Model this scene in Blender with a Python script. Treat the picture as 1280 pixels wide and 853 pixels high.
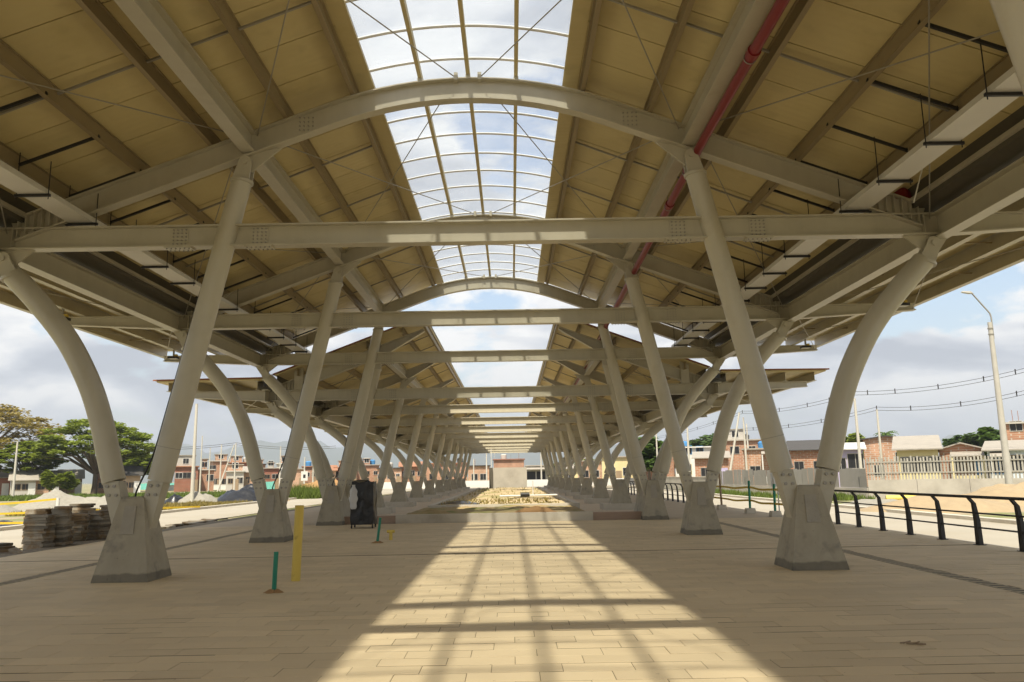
import bpy, math, random
from mathutils import Vector, Matrix, noise
random.seed(7)
for o in list(bpy.data.objects): bpy.data.objects.remove(o, do_unlink=True)
scn = bpy.context.scene
col = scn.collection
PI = math.pi

# ------------------------------------------------------------------ camera
FPX = 980.0; EYE = 1.6
PITCH = math.radians(9.755); ROLL = math.radians(1.0); YAW = math.radians(-0.169)
cam_d = bpy.data.cameras.new('camera'); cam = bpy.data.objects.new('camera', cam_d); col.objects.link(cam)
cam_d.sensor_width = 36.0; cam_d.lens = FPX/1280*36; cam_d.clip_start = 0.05; cam_d.clip_end = 20000
cam.matrix_world = Matrix.Translation((0, 0, EYE)) @ Matrix.Rotation(YAW, 4, 'Z') @ Matrix.Rotation(PI/2+PITCH, 4, 'X') @ Matrix.Rotation(-ROLL, 4, 'Z')
scn.camera = cam

# ------------------------------------------------------------------ sun and sky
sun_dir = Vector((0.105, 0.585, -1.0)).normalized()          # the way the light travels
sd = bpy.data.lights.new('sun', 'SUN'); sd.energy = 4.0; sd.angle = math.radians(1.1); sd.color = (1.0, 0.92, 0.76)
sun = bpy.data.objects.new('sun', sd); col.objects.link(sun)
sun.rotation_euler = sun_dir.to_track_quat('-Z', 'Y').to_euler(); sun.location = (-6, -30, 50)

w = bpy.data.worlds.new('World'); scn.world = w; w.use_nodes = True
nt = w.node_tree; nt.nodes.clear()
def N(t, **k):
    n = nt.nodes.new(t)
    for a, b in k.items(): setattr(n, a, b)
    return n
out = N('ShaderNodeOutputWorld')
sky = N('ShaderNodeTexSky', sky_type='NISHITA', sun_disc=False)
sky.sun_elevation = math.asin(-sun_dir.z); sky.sun_rotation = math.atan2(-sun_dir.x, -sun_dir.y)
sky.air_density = 1.2; sky.dust_density = 3.0; sky.ozone_density = 1.0
bg_sky = N('ShaderNodeBackground'); bg_sky.inputs[1].default_value = 0.12
nt.links.new(sky.outputs[0], bg_sky.inputs[0])
tc = N('ShaderNodeTexCoord')
sep = N('ShaderNodeSeparateXYZ'); nt.links.new(tc.outputs['Generated'], sep.inputs[0])
def math_node(op, a, b=None, clamp=False):
    n = N('ShaderNodeMath', operation=op); n.use_clamp = clamp
    for i, v in enumerate((a, b)):
        if v is None: continue
        if isinstance(v, (int, float)): n.inputs[i].default_value = v
        else: nt.links.new(v, n.inputs[i])
    return n.outputs[0]
# clouds lie on a layer overhead: direction divided by its height, so they flatten towards the horizon
zz = math_node('ADD', math_node('MAXIMUM', sep.outputs[2], 0.0), 0.34)
cx = math_node('DIVIDE', sep.outputs[0], zz); cy = math_node('DIVIDE', sep.outputs[1], zz)
comb = N('ShaderNodeCombineXYZ'); nt.links.new(cx, comb.inputs[0]); nt.links.new(cy, comb.inputs[1])
nt.links.new(math_node('MULTIPLY', sep.outputs[2], 2.2), comb.inputs[2])
def cloud_noise(offset, scale, detail, rough, dist):
    o_ = N('ShaderNodeVectorMath', operation='ADD'); o_.inputs[1].default_value = offset; nt.links.new(comb.outputs[0], o_.inputs[0])
    n_ = N('ShaderNodeTexNoise'); n_.inputs['Scale'].default_value = scale; n_.inputs['Detail'].default_value = detail; n_.inputs['Roughness'].default_value = rough; n_.inputs['Distortion'].default_value = dist
    nt.links.new(o_.outputs[0], n_.inputs[0]); return n_.outputs[0]
OFF = (1.371, 4.924, 3.588)
cov = N('ShaderNodeValToRGB'); cov.color_ramp.elements[0].position = 0.425; cov.color_ramp.elements[1].position = 0.475
nt.links.new(cloud_noise(OFF, 2.1, 10, 0.55, 0.15), cov.inputs[0])
shade = N('ShaderNodeValToRGB'); cr = shade.color_ramp
cr.elements[0].position = 0.40; cr.elements[0].color = (0.40, 0.44, 0.52, 1)
cr.elements[1].position = 0.585; cr.elements[1].color = (1.0, 0.99, 0.97, 1)
e = cr.elements.new(0.485); e.color = (0.60, 0.635, 0.70, 1)
nt.links.new(cloud_noise((3.1+OFF[0], -1.4+OFF[1], 0.3), 2.4, 9, 0.55, 0.35), shade.inputs[0])
bg_cl = N('ShaderNodeBackground'); bg_cl.inputs[1].default_value = 0.60
nt.links.new(shade.outputs[0], bg_cl.inputs[0])
mx = N('ShaderNodeMixShader'); nt.links.new(cov.outputs[0], mx.inputs[0]); nt.links.new(bg_sky.outputs[0], mx.inputs[1]); nt.links.new(bg_cl.outputs[0], mx.inputs[2])
hr = N('ShaderNodeMapRange'); hr.interpolation_type = 'SMOOTHSTEP'; hr.inputs[1].default_value = 0.0; hr.inputs[2].default_value = 0.11; hr.inputs[3].default_value = 0.8; hr.inputs[4].default_value = 0.0
nt.links.new(sep.outputs[2], hr.inputs[0])
bg_h = N('ShaderNodeBackground'); bg_h.inputs[0].default_value = (0.60, 0.67, 0.77, 1); bg_h.inputs[1].default_value = 0.56       # pale air low over the horizon, all round
mh = N('ShaderNodeMixShader'); nt.links.new(hr.outputs[0], mh.inputs[0]); nt.links.new(mx.outputs[0], mh.inputs[1]); nt.links.new(bg_h.outputs[0], mh.inputs[2])
nt.links.new(mh.outputs[0], out.inputs[0])

vs = scn.view_settings
vs.view_transform = 'Standard'; vs.look = 'None'; vs.gamma = 1; vs.use_curve_mapping = False; vs.exposure = 0.97
scn.render.engine = 'CYCLES'
scn.cycles.max_bounces = 8; scn.cycles.diffuse_bounces = 4; scn.cycles.transparent_max_bounces = 16

# ------------------------------------------------------------------ pixel -> place (only a direction; the distance comes from the ground or the plane it stands in)
def ray(px, py):
    u, v = px-640, py-426.5
    d = Vector((u/FPX, -v/FPX, -1.0))
    return cam.matrix_world.to_3x3() @ d
def atY(px, py, Y):
    d = ray(px, py); t = Y/d.y; return Vector((d.x*t, Y, EYE+d.z*t))
def atZ(px, py, Z=0.0):
    d = ray(px, py); t = (Z-EYE)/d.z; return Vector((d.x*t, d.y*t, Z))

# ------------------------------------------------------------------ materials
def mat(name, c, rough=0.7, metal=0.0, var=0.12, scale=3.0, bump=0.0, bscale=40.0, isl=0.0, c2=None, c2pos=(0.5, 0.65), c2scale=2.0, spec=0.4, objrnd=0.0, stretch=None, speck=0.0, spscale=30.0, sppos=(0.66, 0.72), streak=0.0):
    m = bpy.data.materials.new(name); m.use_nodes = True
    t = m.node_tree; bs = t.nodes['Principled BSDF']
    bs.inputs['Roughness'].default_value = rough; bs.inputs['Metallic'].default_value = metal
    bs.inputs['Specular IOR Level'].default_value = spec
    L = t.links.new
    tcn = t.nodes.new('ShaderNodeTexCoord'); vec = tcn.outputs['Object']
    geo = t.nodes.new('ShaderNodeNewGeometry'); vec = geo.outputs['Position']
    if stretch:
        mp = t.nodes.new('ShaderNodeMapping'); mp.inputs['Scale'].default_value = stretch; L(vec, mp.inputs[0]); vec = mp.outputs[0]
    def noi(s, d=5, r=0.6):
        n = t.nodes.new('ShaderNodeTexNoise'); n.inputs['Scale'].default_value = s; n.inputs['Detail'].default_value = d; n.inputs['Roughness'].default_value = r
        L(vec, n.inputs[0]); return n.outputs[0]
    base = t.nodes.new('ShaderNodeRGB'); base.outputs[0].default_value = (*c, 1); cout = base.outputs[0]
    if c2:
        rp = t.nodes.new('ShaderNodeValToRGB'); rp.color_ramp.elements[0].position, rp.color_ramp.elements[1].position = c2pos
        L(noi(c2scale, 6), rp.inputs[0])
        mxn = t.nodes.new('ShaderNodeMix'); mxn.data_type = 'RGBA'; L(rp.outputs[0], mxn.inputs[0]); L(cout, mxn.inputs[6]); mxn.inputs[7].default_value = (*c2, 1)
        cout = mxn.outputs[2]
    hsv = t.nodes.new('ShaderNodeHueSaturation'); L(cout, hsv.inputs['Color'])
    val = t.nodes.new('ShaderNodeMath'); val.operation = 'MULTIPLY_ADD'; L(noi(scale), val.inputs[0]); val.inputs[1].default_value = var*2; val.inputs[2].default_value = 1-var
    vo = val.outputs[0]
    if isl:
        a = t.nodes.new('ShaderNodeMath'); a.operation = 'MULTIPLY_ADD'; L(geo.outputs['Random Per Island'], a.inputs[0]); a.inputs[1].default_value = isl*2; a.inputs[2].default_value = 1-isl
        b = t.nodes.new('ShaderNodeMath'); b.operation = 'MULTIPLY'; L(a.outputs[0], b.inputs[0]); L(vo, b.inputs[1]); vo = b.outputs[0]
    if objrnd:
        oi = t.nodes.new('ShaderNodeObjectInfo')
        a = t.nodes.new('ShaderNodeMath'); a.operation = 'MULTIPLY_ADD'; L(oi.outputs['Random'], a.inputs[0]); a.inputs[1].default_value = objrnd*2; a.inputs[2].default_value = 1-objrnd
        b = t.nodes.new('ShaderNodeMath'); b.operation = 'MULTIPLY'; L(a.outputs[0], b.inputs[0]); L(vo, b.inputs[1]); vo = b.outputs[0]
    if speck:
        rp = t.nodes.new('ShaderNodeMapRange'); rp.inputs[1].default_value, rp.inputs[2].default_value = sppos; rp.inputs[3].default_value = 1; rp.inputs[4].default_value = 1-speck; L(noi(spscale, 3, .5), rp.inputs[0])
        b = t.nodes.new('ShaderNodeMath'); b.operation = 'MULTIPLY'; L(rp.outputs[0], b.inputs[0]); L(vo, b.inputs[1]); vo = b.outputs[0]
    if streak:
        mp2 = t.nodes.new('ShaderNodeMapping'); mp2.inputs['Scale'].default_value = (7, 7, .6); L(geo.outputs['Position'], mp2.inputs[0])
        n2_ = t.nodes.new('ShaderNodeTexNoise'); n2_.inputs['Scale'].default_value = 1.0; n2_.inputs['Detail'].default_value = 6; L(mp2.outputs[0], n2_.inputs[0])
        rp = t.nodes.new('ShaderNodeMapRange'); rp.inputs[1].default_value, rp.inputs[2].default_value = .42, .72; rp.inputs[3].default_value = 1; rp.inputs[4].default_value = 1-streak; L(n2_.outputs[0], rp.inputs[0])
        b = t.nodes.new('ShaderNodeMath'); b.operation = 'MULTIPLY'; L(rp.outputs[0], b.inputs[0]); L(vo, b.inputs[1]); vo = b.outputs[0]
    L(vo, hsv.inputs['Value']); L(hsv.outputs[0], bs.inputs['Base Color'])
    if bump:
        bp = t.nodes.new('ShaderNodeBump'); bp.inputs['Strength'].default_value = bump; bp.inputs['Distance'].default_value = 0.02
        L(noi(bscale, 6), bp.inputs['Height']); L(bp.outputs[0], bs.inputs['Normal'])
    m['bs'] = 1
    return m
def nodes_of(m): return m.node_tree, m.node_tree.nodes['Principled BSDF']

M = {}
M['steel'] = mat('painted_steel', (0.49, 0.45, 0.345), 0.33, var=0.05, scale=1.6, c2=(0.42, 0.375, 0.27), c2pos=(0.52, 0.8), c2scale=1.4, spec=0.5, streak=0.05)
M['purlin'] = mat('purlin_steel', (0.30, 0.235, 0.13), 0.55, var=0.08, scale=1.5)
M['bolt'] = mat('bolt_steel', (0.33, 0.31, 0.27), 0.5, 0.4)
M['panel'] = mat('roof_liner', (0.61, 0.505, 0.255), 0.5, var=0.10, scale=0.7, objrnd=0.07, speck=0.14, spscale=1.7, sppos=(0.58, 0.75), spec=0.35, c2=(0.51, 0.41, 0.19), c2pos=(0.5, 0.75), c2scale=0.7)
def add_ribs(m, axis, freq, strength, dist=0.01):
    t, bs = nodes_of(m)
    g = t.nodes.new('ShaderNodeNewGeometry'); wv = t.nodes.new('ShaderNodeTexWave'); wv.wave_type = 'BANDS'; wv.bands_direction = axis; wv.inputs['Scale'].default_value = freq
    t.links.new(g.outputs['Position'], wv.inputs[0])
    bp = t.nodes.new('ShaderNodeBump'); bp.inputs['Strength'].default_value = strength; bp.inputs['Distance'].default_value = dist
    t.links.new(wv.outputs['Fac'], bp.inputs['Height']); t.links.new(bp.outputs[0], bs.inputs['Normal'])
add_ribs(M['panel'], 'Y', 1.9, 0.25)
M['deck'] = mat('roof_outer_sheet', (0.45, 0.42, 0.38), 0.6)
M['rust'] = mat('rusty_edge', (0.28, 0.11, 0.05), 0.8, var=0.25, scale=6)
M['tray'] = mat('tray_galvanised', (0.66, 0.63, 0.55), 0.45, 0.15, var=0.06)
M['black'] = mat('black_steel', (0.025, 0.023, 0.022), 0.5, var=0.2)
M['gutter'] = mat('gutter_shadow_tone', (0.10, 0.088, 0.065), 0.7)  # near-black: the shadow inside the gutter is put into the colour
M['red'] = mat('red_paint', (0.20, 0.014, 0.016), 0.35, var=0.12, scale=4)
M['wire'] = mat('steel_wire', (0.36, 0.33, 0.27), 0.5, 0.3)
M['rope'] = mat('white_rope', (0.7, 0.68, 0.6), 0.9)
M['alu'] = mat('aluminium_rib', (0.78, 0.77, 0.74), 0.4, 0.1)
M['concrete'] = mat('pedestal_concrete', (0.37, 0.33, 0.245), 0.85, var=0.16, scale=5, bump=0.25, bscale=30, c2=(0.25, 0.23, 0.185), c2pos=(0.55, 0.7), c2scale=3.2, speck=0.6, spscale=38, sppos=(0.70, 0.73), streak=0.1)
M['roughkerb'] = mat('rough_aggregate', (0.24, 0.20, 0.14), 0.95, var=0.3, scale=6, bump=0.9, bscale=22, speck=0.5, spscale=12, sppos=(0.5, 0.6))
M['cover'] = mat('cover_concrete', (0.34, 0.31, 0.25), 0.85, var=0.16, scale=7, bump=0.25, bscale=30)
M['concrete_l'] = mat('light_concrete', (0.52, 0.475, 0.39), 0.9, var=0.14, scale=3, bump=0.2, bscale=25, c2=(0.38, 0.34, 0.27), c2pos=(0.52, 0.72), c2scale=1.5)
M['conc_far'] = mat('far_concrete', (0.46, 0.425, 0.36), 0.9, var=0.12, scale=1.0, c2=(0.33, 0.30, 0.25), c2pos=(0.45, 0.75), c2scale=0.6)
M['grout'] = mat('joint_mortar', (0.17, 0.13, 0.08), 0.95, var=0.25, scale=8)
M['pave'] = mat('paver_sandstone', (0.66, 0.525, 0.325), 0.72, var=0.10, scale=1.1, bump=0.12, bscale=60, isl=0.07, objrnd=0.07, c2=(0.56, 0.445, 0.275), c2pos=(0.45, 0.75), c2scale=0.55, spec=0.35, speck=0.45, spscale=16, sppos=(0.71, 0.75))
M['grate'] = mat('grate_concrete', (0.44, 0.37, 0.25), 0.85, var=0.15)
M['stackslab'] = mat('stacked_paver', (0.24, 0.215, 0.17), 0.9, var=0.25, scale=4, c2=(0.19, 0.13, 0.07), c2pos=(0.45, 0.6), c2scale=3, objrnd=0.42, bump=0.2, bscale=30)
M['yellow'] = mat('yellow_plastic', (0.62, 0.46, 0.09), 0.5, var=0.12, scale=6, c2=(0.45, 0.32, 0.06), c2pos=(0.6, 0.7), c2scale=8)
M['green'] = mat('green_plastic', (0.015, 0.21, 0.13), 0.45, var=0.1)
M['orange_dirt'] = mat('orange_dirt', (0.33, 0.19, 0.08), 0.95, var=0.3, scale=20, bump=0.5, bscale=60)
M['bag'] = mat('black_plastic_film', (0.013, 0.013, 0.014), 0.28, var=0.2, bump=0.9, bscale=7, spec=0.5)
M['bagwhite'] = mat('clear_plastic_bag', (0.55, 0.54, 0.52), 0.3, var=0.15, bump=0.8, bscale=18)
M['dirt'] = mat('dirt', (0.31, 0.255, 0.165), 0.95, var=0.25, scale=1.2, bump=0.6, bscale=9, c2=(0.14, 0.16, 0.045), c2pos=(0.42, 0.60), c2scale=0.28)
M['sand'] = mat('sand_heap', (0.33, 0.25, 0.15), 0.95, var=0.22, scale=2, bump=0.6, bscale=12)
M['gravel'] = mat('gravel_heap', (0.27, 0.25, 0.205), 0.95, var=0.3, scale=5, bump=0.9, bscale=16)
M['earth'] = mat('planter_earth', (0.46, 0.36, 0.21), 0.95, var=0.25, scale=1.5, bump=0.7, bscale=8, c2=(0.25, 0.23, 0.09), c2pos=(0.5, 0.62), c2scale=0.6)
M['soil'] = mat('planter_soil', (0.33, 0.245, 0.12), 0.95, var=0.3, scale=2.5, bump=0.8, bscale=10, c2=(0.20, 0.20, 0.06), c2pos=(0.5, 0.62), c2scale=0.8)
M['road'] = mat('concrete_road', (0.36, 0.325, 0.26), 0.85, var=0.08, scale=0.8, bump=0.1, bscale=20, c2=(0.33, 0.29, 0.22), c2pos=(0.45, 0.75), c2scale=0.3)
M['pink'] = mat('pinkish_brick_edge', (0.36, 0.26, 0.19), 0.9, var=0.2, scale=5, stretch=(1, 1, 5))
M['white'] = mat('white_paint', (0.62, 0.61, 0.57), 0.6, var=0.07, scale=2)
M['dark'] = mat('dark_opening', (0.018, 0.018, 0.02), 0.4)
M['pole'] = mat('concrete_pole', (0.50, 0.47, 0.40), 0.85, var=0.1, scale=3)
M['polegrey'] = mat('grey_pole', (0.42, 0.40, 0.35), 0.85, var=0.15, scale=3)
M['sheet'] = mat('grey_sheet', (0.27, 0.255, 0.225), 0.6, 0.1, var=0.15, scale=0.7)
M['pale'] = mat('palisade_wood', (0.36, 0.34, 0.29), 0.8, var=0.2, scale=2, objrnd=0.2)
M['bark'] = mat('bark', (0.13, 0.10, 0.07), 0.95, var=0.3, scale=4, bump=0.5, bscale=10)
M['teal'] = mat('teal_netting', (0.16, 0.46, 0.40), 0.8, var=0.15)
M['tape'] = mat('yellow_tape', (0.62, 0.42, 0.03), 0.5, var=0.25, scale=14)
M['zinc'] = mat('zinc_roof', (0.33, 0.295, 0.245), 0.7, var=0.22, scale=1.5)
M['tile'] = mat('clay_tile_roof', (0.33, 0.16, 0.09), 0.9, var=0.25, scale=3)
M['darkroof'] = mat('dark_roof', (0.06, 0.055, 0.05), 0.8, var=0.3)
def brick(name, c1, c2, mortar=(0.42, 0.36, 0.29), sc=1.0):
    m = mat(name, c1, 0.9)
    t, bs = nodes_of(m)
    g = t.nodes.new('ShaderNodeNewGeometry'); sp = t.nodes.new('ShaderNodeSeparateXYZ'); cb = t.nodes.new('ShaderNodeCombineXYZ')
    ad = t.nodes.new('ShaderNodeMath'); ad.operation = 'ADD'
    L = t.links.new
    L(g.outputs['Position'], sp.inputs[0]); L(sp.outputs[0], ad.inputs[0]); L(sp.outputs[1], ad.inputs[1]); L(ad.outputs[0], cb.inputs[0]); L(sp.outputs[2], cb.inputs[1])
    b = t.nodes.new('ShaderNodeTexBrick'); b.inputs['Color1'].default_value = (*c1, 1); b.inputs['Color2'].default_value = (*c2, 1); b.inputs['Mortar'].default_value = (*mortar, 1)
    b.inputs['Scale'].default_value = sc; b.inputs['Brick Width'].default_value = 0.42; b.inputs['Row Height'].default_value = 0.22; b.inputs['Mortar Size'].default_value = 0.018
    L(cb.outputs[0], b.inputs[0])
    n = t.nodes.new('ShaderNodeTexNoise'); n.inputs['Scale'].default_value = 0.8; n.inputs['Detail'].default_value = 6; L(g.outputs['Position'], n.inputs[0])
    h = t.nodes.new('ShaderNodeHueSaturation'); mm = t.nodes.new('ShaderNodeMath'); mm.operation = 'MULTIPLY_ADD'; mm.inputs[1].default_value = 0.9; mm.inputs[2].default_value = 0.55
    L(n.outputs[0], mm.inputs[0]); L(mm.outputs[0], h.inputs['Value']); L(b.outputs['Color'], h.inputs['Color']); L(h.outputs[0], bs.inputs['Base Color'])
    return m
M['brick_a'] = brick('orange_brick', (0.40, 0.205, 0.12), (0.33, 0.155, 0.09))
M['brick_b'] = brick('pale_brick', (0.46, 0.26, 0.16), (0.40, 0.21, 0.12), (0.5, 0.45, 0.38))
M['brick_c'] = brick('dark_red_brick', (0.30, 0.10, 0.06), (0.25, 0.09, 0.05), (0.3, 0.24, 0.19))
M['cream'] = mat('cream_wall', (0.62, 0.53, 0.29), 0.85, var=0.1, scale=1)
M['render'] = mat('grey_render', (0.45, 0.42, 0.37), 0.9, var=0.18, scale=1)
M['bluewall'] = mat('pale_blue_wall', (0.60, 0.66, 0.72), 0.8, var=0.08)
M['blue'] = mat('blue_paint', (0.06, 0.22, 0.45), 0.6)
M['purple'] = mat('lilac_paint', (0.45, 0.40, 0.58), 0.7)
M['wood'] = mat('weathered_wood', (0.30, 0.22, 0.14), 0.85, var=0.25)
def leafmat(name, c, isl=0.5):
    m = mat(name, c, 0.6, var=0.25, scale=0.5, isl=isl, spec=0.25)
    t, bs = nodes_of(m)
    tr = t.nodes.new('ShaderNodeBsdfTranslucent'); tr.inputs[0].default_value = (c[0]*1.6, c[1]*1.6, c[2]*0.9, 1)
    ms = t.nodes.new('ShaderNodeMixShader'); ms.inputs[0].default_value = 0.3
    o = t.nodes['Material Output']; t.links.new(bs.outputs[0], ms.inputs[1]); t.links.new(tr.outputs[0], ms.inputs[2]); t.links.new(ms.outputs[0], o.inputs[0])
    return m
M['leaf'] = leafmat('rain_tree_leaf', (0.165, 0.205, 0.030))
M['leaf_y'] = leafmat('ochre_leaf', (0.24, 0.19, 0.065))
M['leaf_d'] = leafmat('dark_leaf', (0.075, 0.125, 0.030))
M['grass'] = leafmat('grass_blade', (0.11, 0.15, 0.03))
# skylight sheet: cloudy polycarbonate, lets about half of the sun through
def skylight_mat():
    m = bpy.data.materials.new('skylight_polycarbonate'); m.use_nodes = True; t = m.node_tree; t.nodes.clear(); L = t.links.new
    o = t.nodes.new('ShaderNodeOutputMaterial'); tr = t.nodes.new('ShaderNodeBsdfTransparent'); tr.inputs[0].default_value = (0.77, 0.81, 0.85, 1)
    tl = t.nodes.new('ShaderNodeBsdfTranslucent'); tl.inputs[0].default_value = (0.42, 0.44, 0.47, 1)
    gl = t.nodes.new('ShaderNodeBsdfGlossy'); gl.inputs[0].default_value = (0.9, 0.9, 0.9, 1); gl.inputs[1].default_value = 0.15
    g = t.nodes.new('ShaderNodeNewGeometry'); n = t.nodes.new('ShaderNodeTexNoise'); n.inputs['Scale'].default_value = 1.1; n.inputs['Detail'].default_value = 6; n.inputs['Distortion'].default_value = 1.0; L(g.outputs['Position'], n.inputs[0])
    r = t.nodes.new('ShaderNodeMapRange'); r.inputs[1].default_value = 0.3; r.inputs[2].default_value = 0.75; r.inputs[3].default_value = 0.24; r.inputs[4].default_value = 0.44; L(n.outputs[0], r.inputs[0])
    a = t.nodes.new('ShaderNodeMixShader'); L(r.outputs[0], a.inputs[0]); L(tr.outputs[0], a.inputs[1]); L(tl.outputs[0], a.inputs[2])
    b = t.nodes.new('ShaderNodeMixShader'); b.inputs[0].default_value = 0.05; L(a.outputs[0], b.inputs[1]); L(gl.outputs[0], b.inputs[2]); L(b.outputs[0], o.inputs[0])
    return m
M['poly'] = skylight_mat()
# damp dark foot on the pedestals
def damp(m):
    t, bs = nodes_of(m); L = t.links.new
    g = t.nodes.new('ShaderNodeTexCoord'); sp = t.nodes.new('ShaderNodeSeparateXYZ'); L(g.outputs['Object'], sp.inputs[0])
    n = t.nodes.new('ShaderNodeTexNoise'); n.inputs['Scale'].default_value = 6; n.inputs['Detail'].default_value = 5; L(g.outputs['Object'], n.inputs[0])
    a = t.nodes.new('ShaderNodeMath'); a.operation = 'MULTIPLY_ADD'; a.inputs[1].default_value = -0.10; L(n.outputs[0], a.inputs[0]); L(sp.outputs[2], a.inputs[2])
    r = t.nodes.new('ShaderNodeMapRange'); r.inputs[1].default_value = 0.065; r.inputs[2].default_value = 0.10; r.inputs[3].default_value = 0.52; r.inputs[4].default_value = 1.0; L(a.outputs[0], r.inputs[0])
    src = bs.inputs['Base Color'].links[0].from_socket
    h = t.nodes.new('ShaderNodeHueSaturation'); L(src, h.inputs['Color']); L(r.outputs[0], h.inputs['Value']); L(h.outputs[0], bs.inputs['Base Color'])
damp(M['concrete'])

# ------------------------------------------------------------------ mesh helpers
class MB:
    def __init__(s): s.v = []; s.f = []
    def add(s, vs, fs):
        b = len(s.v); s.v += [tuple(p) for p in vs]; s.f += [tuple(i+b for i in f) for f in fs]; return s
    def box(s, a, b):
        x0, y0, z0 = a; x1, y1, z1 = b
        return s.add([(x0,y0,z0),(x1,y0,z0),(x1,y1,z0),(x0,y1,z0),(x0,y0,z1),(x1,y0,z1),(x1,y1,z1),(x0,y1,z1)],
                     [(0,3,2,1),(4,5,6,7),(0,1,5,4),(1,2,6,5),(2,3,7,6),(3,0,4,7)])
    def loft(s, A, B):                       # two rings of equal length, capped
        n = len(A)
        return s.add(list(A)+list(B), [tuple(range(n-1,-1,-1)), tuple(range(n, 2*n))]+[(i,(i+1)%n,n+(i+1)%n,n+i) for i in range(n)])
    def rings(s, R, closed=False):
        n = len(R[0]); vs = [p for r in R for p in r]; fs = []
        for k in range(len(R)-1):
            fs += [(k*n+i, k*n+(i+1)%n, (k+1)*n+(i+1)%n, (k+1)*n+i) for i in range(n)]
        fs += [tuple(range(n-1,-1,-1)), tuple((len(R)-1)*n+i for i in range(n))]
        return s.add(vs, fs)
    def bar(s, p0, p1, w, h, up=(0,0,1)):
        p0, p1 = Vector(p0), Vector(p1); t = (p1-p0).normalized(); up = Vector(up)
        sd_ = t.cross(up)
        if sd_.length < 1e-4: sd_ = t.cross(Vector((0,1,0)))
        sd_.normalize(); u = sd_.cross(t)
        pr = [(-w/2,-h/2),(w/2,-h/2),(w/2,h/2),(-w/2,h/2)]
        return s.loft([p0+sd_*a+u*b for a,b in pr], [p1+sd_*a+u*b for a,b in pr])
    def tube(s, path, r, n=10):
        P = [Vector(p) for p in path]; R = []; prev = None
        for i, p in enumerate(P):
            t = (P[min(i+1,len(P)-1)]-P[max(i-1,0)]).normalized()
            if prev is None:
                a = t.cross(Vector((0,0,1)))
                if a.length < 1e-3: a = t.cross(Vector((0,1,0)))
            else: a = prev-t*prev.dot(t)
            a.normalize(); prev = a; b = t.cross(a); rr = r[i] if isinstance(r,(list,tuple)) else r
            R.append([p+(a*math.cos(2*PI*k/n)+b*math.sin(2*PI*k/n))*rr for k in range(n)])
        return s.rings(R)
    def ibeam(s, path, hs, wdt, tf=0.028, tw=0.02, side=(0,1,0), topline=False):   # I section swept; hs one height or one per point
        P = [Vector(p) for p in path]; sd_ = Vector(side); R = []
        for i, p in enumerate(P):
            t = (P[min(i+1,len(P)-1)]-P[max(i-1,0)]).normalized(); u = t.cross(sd_)
            if u.z < 0: u = -u
            h = hs[i] if isinstance(hs,(list,tuple)) else hs
            W, Hh, a = wdt/2, h/2, tw/2
            pr = [(-W,-Hh),(W,-Hh),(W,-Hh+tf),(a,-Hh+tf),(a,Hh-tf),(W,Hh-tf),(W,Hh),(-W,Hh),(-W,Hh-tf),(-a,Hh-tf),(-a,-Hh+tf),(-W,-Hh+tf)]
            c = p-u*Hh if topline else p
            R.append([c+sd_*x+u*z for x, z in pr])
        return s.rings(R)
    def poly(s, pts, thick, axis=(0,1,0)):
        a = Vector(axis)*(thick/2); return s.loft([Vector(p)-a for p in pts], [Vector(p)+a for p in pts])
    def mesh(s, name, m, smooth=None):
        me = bpy.data.meshes.new(name); me.from_pydata(s.v, [], s.f); me.materials.append(m if not isinstance(m, str) else M[m])
        if smooth is not None:
            me.shade_smooth(); me.set_sharp_from_angle(angle=math.radians(smooth))
        me.update(); return me
    def build(s, name, m, parent=None, smooth=None):
        return link(name, s.mesh(name, m, smooth), parent)
def fixn(me):
    import bmesh
    bm = bmesh.new(); bm.from_mesh(me); bmesh.ops.recalc_face_normals(bm, faces=bm.faces); bm.to_mesh(me); bm.free()
def link(name, me, parent=None, loc=None):
    o = bpy.data.objects.new(name, me); col.objects.link(o)
    if parent: o.parent = parent
    if loc: o.location = loc
    return o
def tag(o, label, cat, group=None):
    o['label'] = label; o['category'] = cat
    if group: o['group'] = group
    return o
def empty(name, loc=(0,0,0), label=None, cat=None, group=None, rz=0):
    o = bpy.data.objects.new(name, None); col.objects.link(o); o.location = loc; o.rotation_euler.z = rz; o.empty_display_size = 0.3
    if label: tag(o, label, cat, group)
    return o
def struct(o): o['kind'] = 'structure'; return o
def stuff(o): o['kind'] = 'stuff'; return o
KIDS = {}
def copy_tree(o, parent=None):
    c = o.copy(); col.objects.link(c); c.parent = parent
    for ch in list(o.children): copy_tree(ch, c)
    return c
def catmull(pts, n=6):
    P = [Vector(p) for p in pts]; P = [2*P[0]-P[1]]+P+[2*P[-1]-P[-2]]; out_ = []
    for i in range(1, len(P)-2):
        for k in range(n):
            t = k/n; a, b, c, d = P[i-1:i+3]
            out_.append(0.5*((2*b)+(c-a)*t+(2*a-5*b+4*c-d)*t*t+(3*b-a-3*c+d)*t**3))
    out_.append(P[-2]); return out_

ORD = ['nearest', 'second', 'third', 'fourth', 'fifth', 'sixth', 'seventh', 'eighth', 'ninth', 'tenth', 'eleventh', 'twelfth', 'thirteenth', 'farthest']

# ================================================================== THE SETTING
CX = -0.70                                # axis of the station
FA = [5.36, 13.65, 21.4, 28.5]             # frames of the near canopy
FB = [29.75, 37.0, 45.3, 53.6, 61.9, 70.2, 78.5, 86.8, 95.1, 103.4]
TA, TB = 5.95, 4.75                       # height of the tie beams
FLOOR_Y0, FLOOR_Y1 = -12.0, 28.4
XL, XR = -11.45, 10.05
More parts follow.
